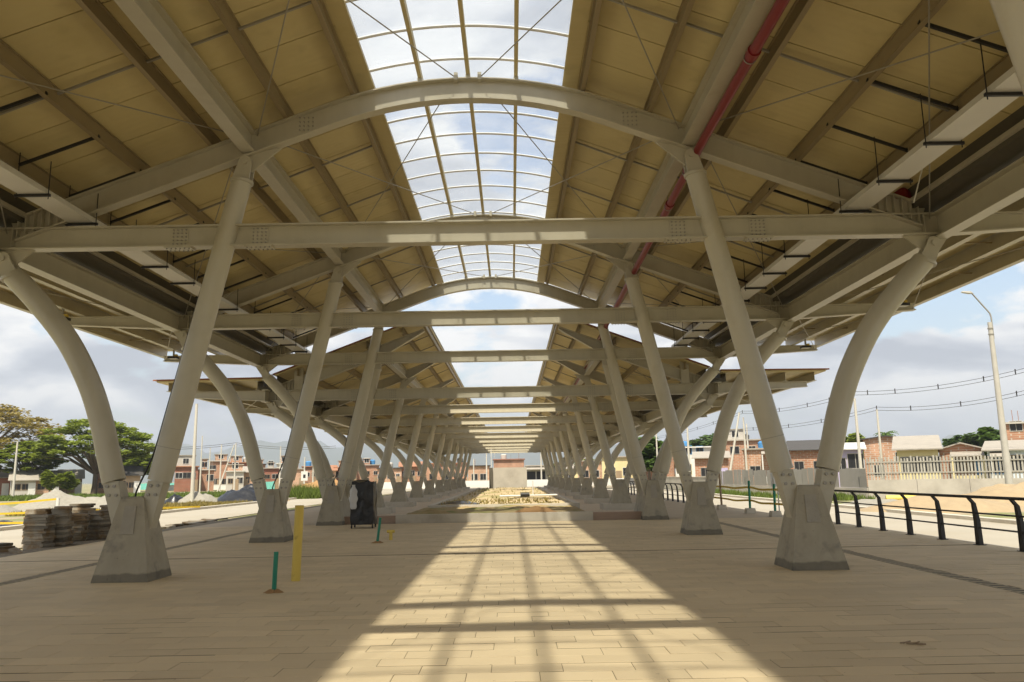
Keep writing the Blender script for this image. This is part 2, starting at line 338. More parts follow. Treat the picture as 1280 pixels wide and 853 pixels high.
# ground: one sheet, a little lower on the right of the platform
g = MB(); xs = [-4500, -400, -60, -11.2, 0, 9.9, 60, 400, 4500]; zs = [-.12, -.12, -.12, -.12, -.2, -.45, -.45, -.45, -.45]
ys = [-1500, -40, 30, 120, 400, 6500]
for y in ys:
    for x, z in zip(xs, zs): g.v.append((x, y, z))
nx = len(xs)
for j in range(len(ys)-1):
    for i in range(nx-1): g.f.append((j*nx+i, j*nx+i+1, (j+1)*nx+i+1, (j+1)*nx+i))
struct(g.build('ground', 'dirt'))
struct(MB().box((-18.9, -40, -.4), (-13.3, 150, -.085)).build('road_left', 'road'))
struct(MB().box((10.6, -40, -.8), (17.8, 150, -.41)).build('road_right', 'road'))
struct(MB().box((-60, 112, -.3), (60, 122, -.04)).build('cross_road', 'road'))
for k, (x0, x1) in enumerate(((-19.25, -18.9), (17.8, 18.2))):
    struct(MB().box((x0, -40, -.5), (x1, 111, .05 if k == 0 else -.27)).build('kerb_'+('left', 'right')[k], 'concrete_l'))
struct(MB().box((-12.15, -40, -.5), (-11.46, 111, -.012)).build('gutter_kerb', 'roughkerb'))
plat = struct(MB().box((XL, FLOOR_Y0, -.7), (XR, FLOOR_Y1+.1, -.0042)).build('platform', 'grout'))
stuffm = MB()
def chamfer_box(mb, x0, x1, y0, y1, z0, z1, c=.002):
    A = [(x0,y0,z0),(x1,y0,z0),(x1,y1,z0),(x0,y1,z0)]; B = [(x0,y0,z1-c),(x1,y0,z1-c),(x1,y1,z1-c),(x0,y1,z1-c)]
    C = [(x0+c,y0+c,z1),(x1-c,y0+c,z1),(x1-c,y1-c,z1),(x0+c,y1-c,z1)]
    mb.add(A+B+C, [(0,1,5,4),(1,2,6,5),(2,3,7,6),(3,0,4,7),(4,5,9,8),(5,6,10,9),(6,7,11,10),(7,4,8,11),(8,9,10,11)])
PW, PD, GX_, GY_ = 0.60, 0.29, 0.005, 0.012
DR = ((-8.53, -8.26), (6.50, 6.77))       # trench drains
lanes = ((XL, DR[0][0]-.01), (DR[0][1]+.01, DR[1][0]-.01), (DR[1][1]+.01, XR))
pav_meshes = []
for gy in (.008, .012, .018, .036):
    pm0 = MB(); chamfer_box(pm0, -PW/2+GX_/2, PW/2-GX_/2, -PD/2+gy*.5, PD/2-gy*.5, -.05, 0); pav_meshes.append(pm0.mesh('paver', 'pave'))
whole = []; rows = int((FLOOR_Y1-FLOOR_Y0)/PD)
for r in range(rows):
    y0 = FLOOR_Y0+r*PD
    jog = 0.13 if y0 > 16.95 else 0.0      # expansion joint across the platform
    shift = (r*0.2) % PW
    for a, b in lanes:
        x = math.floor((a-shift)/PW)*PW+shift
        while x < b:
            xa, xb = max(x, a), min(x+PW, b)
            if xb-xa > .04:
                yc = y0+PD/2+jog
                if xb-xa > PW-.001 and 6.0 < yc < 12.5 and abs(x+PW/2) < yc*.70+.3: whole.append((yc, x+PW/2))
                else:
                    dz = random.uniform(-.0025, .0015); chamfer_box(stuffm, xa+GX_/2, xb-GX_/2, y0+jog+random.choice((.004, .006, .010, .024)), y0+jog+PD-GY_/2, -.05, dz)
            x += PW
whole.sort()
for i, (yc, xc) in enumerate(whole):
    dz = random.uniform(-.0025, .0015)
    if i < 300:
        o = link('paver', random.choice(pav_meshes), plat, (xc, yc, dz)); o.rotation_euler.z = random.gauss(0, .0015)
    else: chamfer_box(stuffm, xc-PW/2+GX_/2, xc+PW/2-GX_/2, yc-PD/2+GY_/2, yc+PD/2-GY_/2, -.05, dz)
stuff(stuffm.build('paver_field', 'pave', plat))
MB().box((XL, 17.02, -.04), (XR, 17.125, -.0035)).build('expansion_joint', 'grout', plat)
# trench drains, set in the platform: grate pieces of half a metre
gm = MB()
for k in range(3): gm.box((-.1045, -.245+k*.1667, -.03), (.1045, -.245+k*.1667+.083, .002))
gm.box((-.125, -.25, -.034), (-.105, .25, .001)); gm.box((.105, -.25, -.034), (.125, .25, .001))
gm = gm.mesh('grate', 'grate')
M['slot'] = mat('dark_gap_strip', (0.045, 0.035, 0.022), 0.95)  # near-black strip, almost flush, stands for the gaps between the bars
for (a, b), nm in zip(DR, ('left', 'right')):
    d = empty('trench_drain', ((a+b)/2, 20, 0), 'long slotted drain channel in the paving along the %s columns' % nm, 'drain', 'trench drains in the paving')
    MB().box((-.104, -13.9, -.05), (.104, 9.2, -.0002)).build('channel', 'slot', d)
    for k in range(46): link('grate', gm, d, (0, 6.3+k*.5-20, 0))
# paving that goes on behind the columns, both sides of the planters
M['pave_far'] = mat('far_paving', (0.52, 0.43, 0.31), 0.85, var=0.2, scale=1.2, bump=0.2, bscale=20)
for nm, a, b in (('left', XL, -4.2), ('right', 2.9, XR)):
    struct(MB().box((a, FLOOR_Y1+.1, -.7), (b, 111, -.004)).build('platform_rear_'+nm, 'pave_far'))

# ------------------------------------------------------------------ portal frames
def z_raf(x, T, pin=3.4): return T+2.2-.378*(abs(x)-3.4)        # top of the rafter
ARC = 2.6; AR = ARC/math.sin(math.atan(.378))
def z_arc(x, T):                                              # top of the arch over the middle
    if abs(x) >= ARC: return z_raf(x, T)
    return z_raf(ARC, T)+(math.sqrt(AR*AR-x*x)-math.sqrt(AR*AR-ARC*ARC))
def bolts(mb, cx, cy, cz, nx_, nz_, dx, dz, axis, r=.014, l=.018):
    for i in range(nx_):
        for j in range(nz_):
            a, b = (i-(nx_-1)/2)*dx, (j-(nz_-1)/2)*dz
            if axis == 'y': c = Vector((cx+a, cy, cz+b)); d = Vector((0, l, 0))
            else: c = Vector((cx+a, cy+b, cz)); d = Vector((0, 0, l))
            mb.tube([c-d, c+d], r, 6)
def splice(parent, x, T):
    m = MB(); m.box((x-.15, -.024, T-.165), (x+.15, .024, T+.165)); m.box((x-.24, -.118, T-.222), (x+.24, .118, T-.2005))
    sp = m.build('splice_plate', 'steel', parent)
    b = MB(); bolts(b, x, -.026, T, 4, 5, .075, .065, 'y'); bolts(b, x, 0, T-.224, 6, 2, .08, .16, 'z')
    stuff(b.build('bolt_group', 'bolt', parent))
def bracket(parent, foot, ax, x, z, top, wtop):
    # collar on the tube's end, two eared lugs with a pin, and a gusset that flares to the beam
    fx, fz = foot; H_ = top-fz; pz_ = fz+H_*.66; px_ = fx+(x-fx)*.66
    o = MB().tube([(fx+(fx-x)*.05, 0, fz-.05), (fx, 0, fz)], [.205, .208], 20).build('collar', 'steel', parent, 40)
    for y in (-.09, .09):
        pts = [(fx-.16, fz-.01), (fx+.16, fz-.01)]+[(px_+math.cos(a)*.125, pz_+math.sin(a)*.125) for a in [PI*k/8 for k in range(9)]]
        o = MB().poly([(a, y, b) for a, b in pts], .03).build('lug', 'steel', parent); fixn(o.data)
    g_ = [(px_-ax*.10, pz_-.16), (px_+ax*.10, pz_-.16), (x+ax*.24, top), (x-ax*.60, top+(.13 if wtop > .35 else 0))]
    o = MB().poly([(a, 0, b) for a, b in g_], .04).build('gusset', 'steel', parent); fixn(o.data)
    MB().tube([(px_, -.135, pz_), (px_, .135, pz_)], .05, 12).build('pin', 'steel', parent, 40)
def foot(parent, x, z, dx, s):
    # box-section foot bolted to the tube's end cap and let into the pedestal side; dx = lean per metre
    m = MB(); zt, zb = z, .62
    A = [(x-.14, -.13, zt), (x+.14, -.13, zt), (x+.14, .13, zt), (x-.14, .13, zt)]
    xb = x-dx*(zt-zb); B = [(xb-.11, -.13, zb), (xb+.11, -.13, zb), (xb+.11, .13, zb), (xb-.11, .13, zb)]
    m.loft(B, A); o = m.build('foot_plate', 'steel', parent)
    z1, z0 = zt-.03, zt-.33
    for y in (-.137, .137):
        m = MB(); m.poly([(x-dx*(zt-z0)-.125, y, z0), (x-dx*(zt-z0)+.125, y, z0), (x-dx*.03+.135, y, z1), (x-dx*.03-.135, y, z1)], .016); m.build('bolt_plate', 'steel', parent)
    b = MB()
    for i in (-.06, .06):
        for j in (-.09, -.24):
            c = x+dx*j+i
            for sg in (-1, 1): b.tube([(c, sg*.143, zt+j), (c, sg*.170, zt+j)], .028, 8)
    stuff(b.build('bolt_group', 'bolt', parent))
def make_frame(kind):
    T = TA if kind == 'A' else TB
    root = empty('portal_frame')
    tie = MB().ibeam([(-8.45, 0, T), (8.45, 0, T)], .40, .24).build('tie_beam', 'steel', root)
    pinx = 4.04 if kind == 'A' else 4.31
    pinz = z_raf(pinx, T)-.42
    for x in (3.78, 5.22):
        for s in (-1, 1): splice(tie, s*x, T)
    for x in (-8.2, 8.2): MB().box((x-.008, -.112, T-.17), (x+.008, .112, T+.17)).build('web_stiffener', 'steel', tie)
    for s in (-1, 1):
        MB().ibeam([(s*8.45, 0, T+.2), (s*12.0, 0, T+.2)], [.40, .20], .20, topline=True).build('cantilever_arm', 'steel', root)
    if kind == 'A':
        xs_ = [-8.3, -6.5, -4.5]+[-ARC+2*ARC*k/16 for k in range(17)]+[4.5, 6.5, 8.3]
        raf = [MB().ibeam([(x, 0, z_arc(x, T)) for x in xs_], .42, .22, topline=True).build('arched_rafter', 'steel', root, 30)]
        c = MB()
        for s in (-1, 1):                    # clamps of the bracing rods at the crown
            c = MB(); c.box((s*.22-.035, -.14, z_arc(0, T)-.06), (s*.22+.035, .14, z_arc(0, T)+.08)); c.build('crown_clamp', 'steel', raf[0])
        c = MB()
        for s in (-1, 1):
            c = MB(); bolts(c, s*3.0, -.012, z_raf(3.0, T)-.21, 4, 4, .08, .08, 'y')
            stuff(c.build('bolt_group', 'bolt', raf[0]))
    else:
        raf = []
        for s in (-1, 1):
            xs_ = [8.3, 6.5, 4.6, 4.2, 2.62]; hs = [.42, .42, .42, .42, .12]
            raf.append(MB().ibeam([(s*x, 0, z_raf(x, T)) for x in xs_], hs, .22, topline=True).build('tapered_rafter', 'steel', root))
    for i, s in enumerate((-1, 1)):
        for k in range(6):
            x = 7.42+k*.14; zt = z_raf(x, T)-.03
            MB().box((s*x-.008, -.105, zt-.35), (s*x+.008, .105, zt)).build('haunch_stiffener', 'steel', raf[min(i, len(raf)-1)])
        # straight inner strut
        p0 = Vector((s*5.34, 0, 1.62)); p1 = Vector((s*(pinx+.11), 0, pinz-.48)); d = p1-p0
        st = MB().tube([p0, p0+d*.006, p0+d*.35, p0+d*.994, p1], [.20, .196, .196, .180, .192], 20).build('inner_strut', 'steel', root, 35)
        ring = MB(); q = p0+d*.105; ring.tube([q-d*.0009, q+d*.0009], .1985, 20); ring.build('weld_seam', 'bolt', st)
        bracket(st, (p1.x, p1.z), s, s*pinx, p1.z, pinz+.005, .36)
        foot(st, s*5.34, 1.63, d.x/d.z, s)
        # curved outer column
        pts = [(6.12, 1.62), (6.25, 2.08), (6.40, 2.62), (6.66, 3.30), (7.10, 4.08), (7.66, 4.76), (8.16, 5.28)]
        if kind == 'B': pts = [(x, 1.62+(z-1.62)*(TB-.62-1.62)/(5.28-1.62)) for x, z in pts]
        path = catmull([(s*x, 0, z) for x, z in pts], 5)
        cc = MB().tube(path, .192, 20).build('curved_column', 'steel', root, 35)
        bracket(cc, (s*8.17, pts[-1][1]-.02), s, s*8.42, pts[-1][1], T-.20, .34)
        foot(cc, s*6.12, 1.63, s*.26, s)
    return root
protoA = make_frame('A'); protoB = make_frame('B')
frames = []
def dist_words(i):
    return {0: 'above the camera, strut cutting the upper right corner', 1: 'with the widest tie beam, standing on the nearest visible pedestals', 2: 'just behind the widest frame',
            3: 'at the far end of the glazed canopy'}.get(i)
for i, y in enumerate(FA+FB):
    o = protoA if i == 0 else protoB if i == 4 else copy_tree(protoA if i < 4 else protoB)
    o.location = (CX, y, 0)
    if i < 4: lab = '%s arched steel portal frame %s' % (ORD[i], dist_words(i))
    elif i == 4: lab = 'first low open-topped steel frame, doubled up behind the last arched one'
    elif i == 13: lab = 'farthest low open-topped steel frame at the end of the colonnade'
    else: lab = '%s low open-topped steel frame counted from the double columns' % ORD[i-4]
    tag(o, lab, 'frame', 'arched frames of the glazed canopy' if i < 4 else 'low frames of the open-topped canopy'); frames.append(o)

# ------------------------------------------------------------------ concrete pedestals
def ped_mesh(y0, y1, z0=0):
    m = MB(); b = .46; t = .185; H_ = 1.36
    def ring(z, hw, e): return [(-hw, y0+e, z), (hw, y0+e, z), (hw, y1-e, z), (-hw, y1-e, z)]
    m.rings([ring(z0, b, 0), ring(z0+.02, b, 0), ring(1.33, t+.01, .265), ring(H_, t-.015, .29)])
    return m.mesh('pedestal_body', 'concrete')
cover = MB().loft([(-.115, -.012, -.23), (.115, -.012, -.23), (.095, -.012, .23), (-.095, -.012, .23)], [(-.115, .012, -.23), (.115, .012, -.23), (.095, .012, .23), (-.095, .012, .23)]).mesh('cover_panel', 'cover')
pA, pD, pB = ped_mesh(-.46, .46), ped_mesh(-.5, 1.8), ped_mesh(-.46, .46, .27)
stones = MB(); 
for i, y in enumerate(FA+FB):
    if i == 4: continue
    for s, nm in ((-1, 'left'), (1, 'right')):
        where = ('nearest' if i == 1 else 'hidden' if i == 0 else ORD[i-1] if i < 4 else ORD[i-2])
        lab = '%s concrete pedestal of the %s row of columns' % (where, nm)
        if i == 0: lab = 'concrete pedestal of the %s row under the frame beside the camera' % nm
        if i == 3: lab = 'long concrete pedestal carrying two pairs of columns in the %s row' % nm
        if i == 13: lab = 'farthest concrete pedestal of the %s row of columns' % nm
        o = empty('concrete_pedestal', (CX+s*5.70, y, 0), lab, 'pedestal', 'concrete pedestals under the columns')
        link('pedestal_body', pD if i == 3 else pA if i < 4 else pB, o)
        c = link('cover_panel', cover, o, (0, -.46+.265*.72-(.04 if i == 3 else 0), .98)); c.rotation_euler.x = -math.atan(.265/1.33)
        if i > 4: MB().box((-.88, -.75, -.05), (.88, .75, .271)).build('footing', 'concrete_l', o)

# ------------------------------------------------------------------ canopies: purlins, girders, liner panels, gutters
PUR = (2.14, 3.36, 4.72, 6.02, 7.32); WPUR = (8.85, 10.0, 11.1, 12.2)
def zpan(x, T): return z_raf(x, T)+.28
def make_canopy(kind, T, Y0, Y1, fr, label, yfine):
    root = empty('canopy_roof', (CX, (Y0+Y1)/2, 0), label, 'canopy'); oy = -(Y0+Y1)/2
    x_in = 1.86 if kind == 'A' else 2.50
    gx = 4.04 if kind == 'A' else 4.31
    for s in (-1, 1):
        for x in PUR:
            if kind == 'B' and x < 2.5: x = 2.56
            z = zpan(x, T)-.012
            MB().ibeam([(s*x, Y0+.1+oy, z), (s*x, Y1-.1+oy, z)], (.262), .085, .012, .012, side=(1, 0, 0), topline=True).build('purlin', 'purlin', root)
        for x in WPUR:
            MB().ibeam([(s*x, Y0+.25+oy, T+.545), (s*x, Y1-.25+oy, T+.545)], .34, .16, .014, .012, side=(1, 0, 0), topline=True).build('wing_purlin', 'steel', root)
        # girder over the strut heads and valley girder over the curved columns
        MB().ibeam([(s*gx, Y0+.1+oy, z_raf(gx, T)+.02), (s*gx, Y1-.1+oy, z_raf(gx, T)+.02)], .40, .25, .03, .06, side=(1, 0, 0), topline=True).build('ridge_girder', 'steel', root)
        MB().ibeam([(s*8.50, fr[0]-.5+oy, T+.195), (s*8.50, fr[-1]+.5+oy, T+.195)], .46, .26, .03, .03, side=(1, 0, 0), topline=True).build('valley_girder', 'steel', root)
        gt = MB(); a, b, zb = 8.06, 8.60, T+.32
        for (xa, xb, za, zb_) in ((a, a+.02, zb, zb+.394), (b-.02, b, zb, zb+.225), (a+.0205, b-.0205, zb, zb+.02)):
            gt.box((min(s*xa, s*xb), Y0+.1+oy, za), (max(s*xa, s*xb), Y1-.1+oy, zb_))
        gt.build('valley_gutter', 'gutter', root)
        MB().box((min(s*7.98, s*8.055), Y0+.1+oy, T+.40), (max(s*7.98, s*8.055), Y1-.1+oy, T+.47)).build('gutter_lip', 'steel', root)
        # liner panels, one by one; outer sheet above them
        ang = math.atan(.378); xa, xb = x_in, 8.12
        pw = 1.1
        def panel_mesh(w):
            m = MB(); g_ = .011
            m.loft([(s*xa, g_, zpan(xa, T)), (s*xb, g_, zpan(xb, T)), (s*xb, g_, zpan(xb, T)+.05), (s*xa, g_, zpan(xa, T)+.05)],
                   [(s*xa, w-g_, zpan(xa, T)), (s*xb, w-g_, zpan(xb, T)), (s*xb, w-g_, zpan(xb, T)+.05), (s*xa, w-g_, zpan(xa, T)+.05)])
            me = m.mesh('roof_panel', 'panel'); fixn(me); return me
        def wing_mesh(w):
            m = MB(); g_ = .008; z0 = T+.55
            m.loft([(s*8.62, g_, z0), (s*12.55, g_, z0-.03), (s*12.55, g_, z0+.02), (s*8.62, g_, z0+.05)], [(s*8.62, w-g_, z0), (s*12.55, w-g_, z0-.03), (s*12.55, w-g_, z0+.02), (s*8.62, w-g_, z0+.05)])
            me = m.mesh('wing_panel', 'panel'); fixn(me); return me
        pm, wm = panel_mesh(pw), wing_mesh(pw)
        lo, hi = yfine
        n0 = math.ceil((lo-Y0)/pw); ylo = Y1-pw*int((Y1-lo)/pw) if kind == 'A' else Y0
        n = int(round((min(hi, Y1)-ylo)/pw))
        for k in range(n):
            link('roof_panel', pm, root, (0, ylo+k*pw+oy, 0)); link('wing_panel', wm, root, (0, ylo+k*pw+oy, 0))
        for (r0, r1) in ((Y0, ylo), (ylo+n*pw, Y1)):
            if r1-r0 > .05:
                link('roof_panel', panel_mesh(r1-r0), root, (0, r0+oy, 0)); link('wing_panel', wing_mesh(r1-r0), root, (0, r0+oy, 0))
        m = MB(); z = .058
        m.loft([(s*(xa-.03), Y0-.04+oy, zpan(xa-.03, T)+z), (s*8.2, Y0-.04+oy, zpan(8.2, T)+z), (s*8.2, Y0-.04+oy, zpan(8.2, T)+z+.03), (s*(xa-.03), Y0-.04+oy, zpan(xa-.03, T)+z+.03)],
               [(s*(xa-.03), Y1+.04+oy, zpan(xa-.03, T)+z), (s*8.2, Y1+.04+oy, zpan(8.2, T)+z), (s*8.2, Y1+.04+oy, zpan(8.2, T)+z+.03), (s*(xa-.03), Y1+.04+oy, zpan(xa-.03, T)+z+.03)])
        m.loft([(s*8.58, Y0-.04+oy, T+.61), (s*12.65, Y0-.04+oy, T+.58), (s*12.65, Y0-.04+oy, T+.61), (s*8.58, Y0-.04+oy, T+.64)],
               [(s*8.58, Y1+.04+oy, T+.61), (s*12.65, Y1+.04+oy, T+.58), (s*12.65, Y1+.04+oy, T+.61), (s*8.58, Y1+.04+oy, T+.64)])
        o = m.build('outer_sheet', 'deck', root); fixn(o.data)
        # rusty verge trim along the front edge
        if kind == 'B':
            m = MB(); yy = Y0-.06+oy
            m.bar((s*xa, yy, zpan(xa, T)+.075), (s*8.2, yy, zpan(8.2, T)+.075), .03, .05); m.bar((s*8.58, yy, T+.625), (s*12.66, yy, T+.595), .03, .05)
            m.build('verge_trim', 'rust', root)
        # bridging rods between the purlins
        for j in range(len(fr)-1):
            for t_ in (.33, .67):
                y = fr[j]+(fr[j+1]-fr[j])*t_
                if y > 62: continue
                P = [max(p, x_in) for p in PUR]
                for a_, b_ in zip(P[:-1], P[1:]): MB().bar((s*(a_+.03), y+oy, zpan(a_, T)-.10), (s*(b_-.03), y+oy, zpan(b_, T)-.10), .035, .035).build('bridging_rod', 'bolt', root)
                for a_, b_ in zip(WPUR[:-1], WPUR[1:]): MB().bar((s*(a_+.03), y+oy, T+.40), (s*(b_-.03), y+oy, T+.40), .03, .03).build('bridging_rod', 'purlin', root)
        # diagonal bracing rods
        for j in range(len(fr)-1):
            if fr[j] > 62: continue
            ya, yb = fr[j]+oy, fr[j+1]+oy
            zt = z_arc(0, T)+.04; zg_ = z_raf(gx, T)-.03; zv = T+.12
            rods = [((s*(gx+.14), ya, zg_), (s*8.36, yb, zv)), ((s*8.36, ya, zv), (s*(gx+.14), yb, zg_)), ((s*8.64, ya, zv-.05), (s*11.95, yb, T+.05)), ((s*11.95, ya, T+.05), (s*8.64, yb, zv-.05))]
            if kind == 'A': rods += [((s*.22, ya, zt), (s*(gx-.14), yb, zg_)), ((s*(gx-.14), ya, zg_), (s*.22, yb, zt))]
            for p, q in rods: MB().tube([p, q], .011, 6).build('bracing_rod', 'wire', root)
    return root
YA1, YB0, YB1 = 29.4, 29.2, 107.0
canA = make_canopy('A', TA, -12.0, YA1, [-2.4]+FA, 'near steel canopy of cream liner panels either side of the glazed strip', (6.3, 29.4))
canB = make_canopy('B', TB, YB0, YB1, FB, 'far lower canopy of cream liner panels with an open strip along the middle', (29.2, 62))

# ------------------------------------------------------------------ arched skylight of the near canopy
sk = empty('skylight', (CX, 10, 0), 'arched strip skylight of cloudy clear panes along the ridge of the near canopy', 'skylight')
GX = 1.80
def zg(x, d=.30): return z_arc(x, TA)+d
MX = [-GX, -.90, 0, .90, GX]
rp = 1.07; yl = YA1-rp*int((YA1-7.5)/rp)
def pane_mesh(x0, x1, w):
    m = MB(); n = 3
    for k in range(n):
        a, b = x0+(x1-x0)*k/n, x0+(x1-x0)*(k+1)/n
        m.add([(a, .012, zg(a)), (b, .012, zg(b)), (b, w-.012, zg(b)), (a, w-.012, zg(a))], [(0, 1, 2, 3)])
    return m.mesh('pane', 'poly')
pms = [pane_mesh(MX[i]+.012, MX[i+1]-.012, rp) for i in range(4)]
rib = MB(); pts = [(-GX-.05+(2*GX+.1)*k/14) for k in range(15)]; rib.tube([(x, 0, zg(x)-.035) for x in pts], .027, 6); rib = rib.mesh('rib', 'alu', 60)
nrow = int(round((YA1-yl)/rp))
for r in range(nrow):
    for i in range(4): link('pane', pms[i], sk, (0, yl+r*rp-10, 0))
for r in range(nrow+1): link('rib', rib, sk, (0, yl+r*rp-10, 0))
for i in range(4): link('pane', pane_mesh(MX[i]+.012, MX[i+1]-.012, yl+12.0), sk, (0, -12-10, 0))
for r in range(1, 18): link('rib', rib, sk, (0, yl-r*rp-10, 0))
for x in (-.90, 0, .90):
    m = MB(); m.box((x-.035, -22+.05, zg(x)-.21), (x+.035, YA1+.35-10, zg(x)-.068)); mu = m.build('mullion', 'panel', sk)
    m = MB()
    for y in [-2.4]+FA: m.box((x-.045, y-10-.045, z_arc(x, TA)-.002), (x+.045, y-10+.045, zg(x)-.2105))
    m.build('mullion_post', 'steel', mu)
for s in (-1, 1):
    m = MB(); m.box((min(s*1.785, s*2.07), -22, zg(GX)-.10), (max(s*1.785, s*2.07), YA1+.3-10, zg(GX)-.045)); m.build('edge_flashing', 'panel', sk)

# ------------------------------------------------------------------ cable trays on trapeze hangers
hang = MB(); 
zt0 = TA+.30
hang.box((-.03, -.02, zt0-.043), (.52, .02, zt0-.003)); 
hang = hang
for s, nm in ((-1, 'left'), (1, 'right')):
    tr = empty('cable_tray', (CX+s*7.02, 15, 0), 'pale cable tray hung on black trapeze brackets under the %s roof slope' % nm, 'cable tray', 'cable trays of the near canopy')
    m = MB(); m.box((-.225, -14, zt0), (.225, 14.2, zt0+.015)); m.box((-.225, -14, zt0+.0155), (-.21, 14.2, zt0+.09)); m.box((.21, -14, zt0+.0155), (.225, 14.2, zt0+.09)); m.build('tray', 'tray', tr)
    hb = MB()
    hb.box((-.29, -.022, zt0-.046), (.29, .022, zt0-.003))
    for x in (-.26, .26): hb.tube([(x, 0, zt0-.09), (x, 0, zpan(7.02+s*x*s, TA)-.16)], .009, 6)
    xa_, xb_ = (-s*1.02, s*.26) if s > 0 else (1.02, -.26)
    za_, zb_ = zpan(6.0, TA)-.21, zpan(7.28, TA)-.21
    hb.bar((xa_, 0, za_), (xb_, 0, zb_), .042, .042)
    hme = hb.mesh('trapeze_hanger', 'black')
    for k in range(19): link('trapeze_hanger', hme, tr, (0, 1.8+k*1.48-15, 0))

# ------------------------------------------------------------------ red sprinkler main
rp_ = empty('sprinkler_pipe', (3.5, 15, 7.4), 'long dark red fire pipe hung under the right roof slope beside the girder', 'pipe')
P = [(3.50, 1, 7.42), (3.50, 13, 7.42), (3.51, 20, 7.20), (3.53, 26, 7.02), (3.56, 32, 6.86), (3.60, 38, 6.55), (3.62, 60, 6.3), (3.62, 90, 6.25)]
MB().tube([(x-3.5, y-15, z-7.4) for x, y, z in P], .078, 14).build('pipe_run', 'red', rp_, 40)
for y in (4.2, 10.2, 14.35, 16.2, 22.2, 28.4, 34.5):
    for (a, b) in zip(P[:-1], P[1:]):
        if a[1] <= y <= b[1]:
            t = (y-a[1])/(b[1]-a[1]); p = Vector(a).lerp(Vector(b), t)-Vector((3.5, 15, 7.4))
            MB().tube([p-Vector((0, .07, 0)), p+Vector((0, .07, 0))], .098, 14).build('coupling', 'red', rp_, 40)
            h = MB(); h.tube([p+Vector((0, .16, .06)), p+Vector((-.02, .16, .55))], .008, 6); h.tube([p+Vector((math.cos(a_)*.088, .16, math.sin(a_)*.088)) for a_ in [2*PI*k/12 for k in range(13)]], .009, 6); h.build('pipe_hanger', 'bolt', rp_)

# ================================================================== OBJECTS ON THE PLATFORM
# black handrail along the right edge
def railing(y0, n, sp, label, x=9.80):
    r = empty('railing', (x, y0, 0), label, 'railing', 'black railings along the right platform edge')
    post = MB()
    for y in (-.035, .0): pass
    post.rings([[(-.045, -.075, 0), (.04, -.075, 0), (.04, .075, 0), (-.045, .075, 0)], [(-.045, -.06, .5), (.035, -.06, .5), (.035, .06, .5), (-.045, .06, .5)],
                [(-.07, -.045, .86), (-.01, -.045, .86), (-.01, .045, .86), (-.07, .045, .86)], [(-.16, -.035, .97), (-.11, -.035, .985), (-.11, .035, .985), (-.16, .035, .97)]])
    post.box((-.08, -.10, 0), (.08, .10, .012)); pm_ = post.mesh('post', 'black')
    for k in range(n): link('post', pm_, r, (0, k*sp, 0))
    L_ = (n-1)*sp
    MB().tube([(-.14, -.25, 1.0), (-.14, L_+.25, 1.0)], .032, 10).build('handrail', 'black', r, 40)
    for z in (.36, .66): MB().tube([(-.01 if z < .5 else -.03, -.1, z), (-.01 if z < .5 else -.03, L_+.1, z)], .018, 8).build('rail', 'black', r, 40)
    return r
railing(24.2-1.45*9, 10, 1.45, 'black metal railing with three rails at the near right platform edge')
railing(42.0, 16, 1.45, 'black metal railing far back, seen between the right columns', 9.3)

# barrier posts with tape in the gap between the railings
bp = [(9.12, 34.9, 'wood', 1.55, 'brown'), (9.25, 31.2, 'green', 1.25, 'green'), (9.40, 28.7, 'green', 1.15, 'taller white-topped green')]
tops = []
for i, (x, y, m_, h, cn) in enumerate(bp):
    o = empty('barrier_post', (x, y, 0), '%s barrier post in a concrete block, %s from the railing end' % (cn, ('third', 'second', 'first')[i]), 'post', 'barrier posts with yellow tape')
    MB().tube([(0, 0, .1), (.02-.05*(i == 0), 0, h)], .045, 10).build('stake', m_, o, 40)
    MB().loft([(-.19, -.17, 0), (.19, -.17, 0), (.19, .17, 0), (-.19, .17, 0)], [(-.16, -.14, .2), (.16, -.14, .2), (.16, .14, .2), (-.16, .14, .2)]).build('concrete_foot', 'concrete_l', o)
    if i == 2: MB().tube([(.02, 0, 1.151), (.02, 0, 1.75)], .05, 10).build('white_sleeve', 'white', o, 40)
def tape(name, pts, label, w_=.075, m_='tape'):
    m = MB(); P = catmull(pts, 6)
    for a, b in zip(P[:-1], P[1:]): m.bar(a, b, .008, w_)
    me = m
    return tag(m.build(name, m_), label, 'tape', 'yellow caution tapes')
for z, nm in ((.98, 'upper'), (.48, 'lower')):
    tape('caution_tape', [(9.6, 24.2, z), (9.4, 28.7, z-.03), (9.32, 30, z-.05), (9.27, 31.2, z+.02), (9.2, 33, z-.04), (9.14, 34.9, z), (9.1, 42, z-.02)], '%s yellow tape strung between the barrier posts on the right' % nm)

# stakes and the yellow marker
o = empty('yellow_post', (-3.50, 13.05, 0), 'tall yellow plastic marker post standing on the paving', 'post')
m = MB(); m.tube([(0, 0, 0), (.015, 0, .6), (.03, 0, 1.185)], .072, 14); m.build('tube', 'yellow', o, 40)
def stake(x, y, h, lean, label, heap):
    o = empty('pipe_stake', (x, y, 0), label, 'stake', 'green pipe stubs in the floor')
    MB().tube([(0, 0, 0), (lean, 0, h)], .033, 10).build('pipe', 'green', o, 40)
    m = MB(); n = 18
    ring = [(math.cos(2*PI*k/n)*heap*(1+.35*random.uniform(-1, 1)), math.sin(2*PI*k/n)*heap*.8*(1+.35*random.uniform(-1, 1)), .003) for k in range(n)]
    m.add(ring+[(p[0]*.4, p[1]*.4, .035+random.uniform(0, .02)) for p in ring]+[(0, 0, .05)], [(k, (k+1) % n, n+(k+1) % n, n+k) for k in range(n)]+[(n+k, n+(k+1) % n, 2*n) for k in range(n)])
    m.build('dirt_ring', 'orange_dirt', o)
stake(-3.46, 11.75, .57, .015, 'near green pipe stub with a ring of orange dirt', .13)
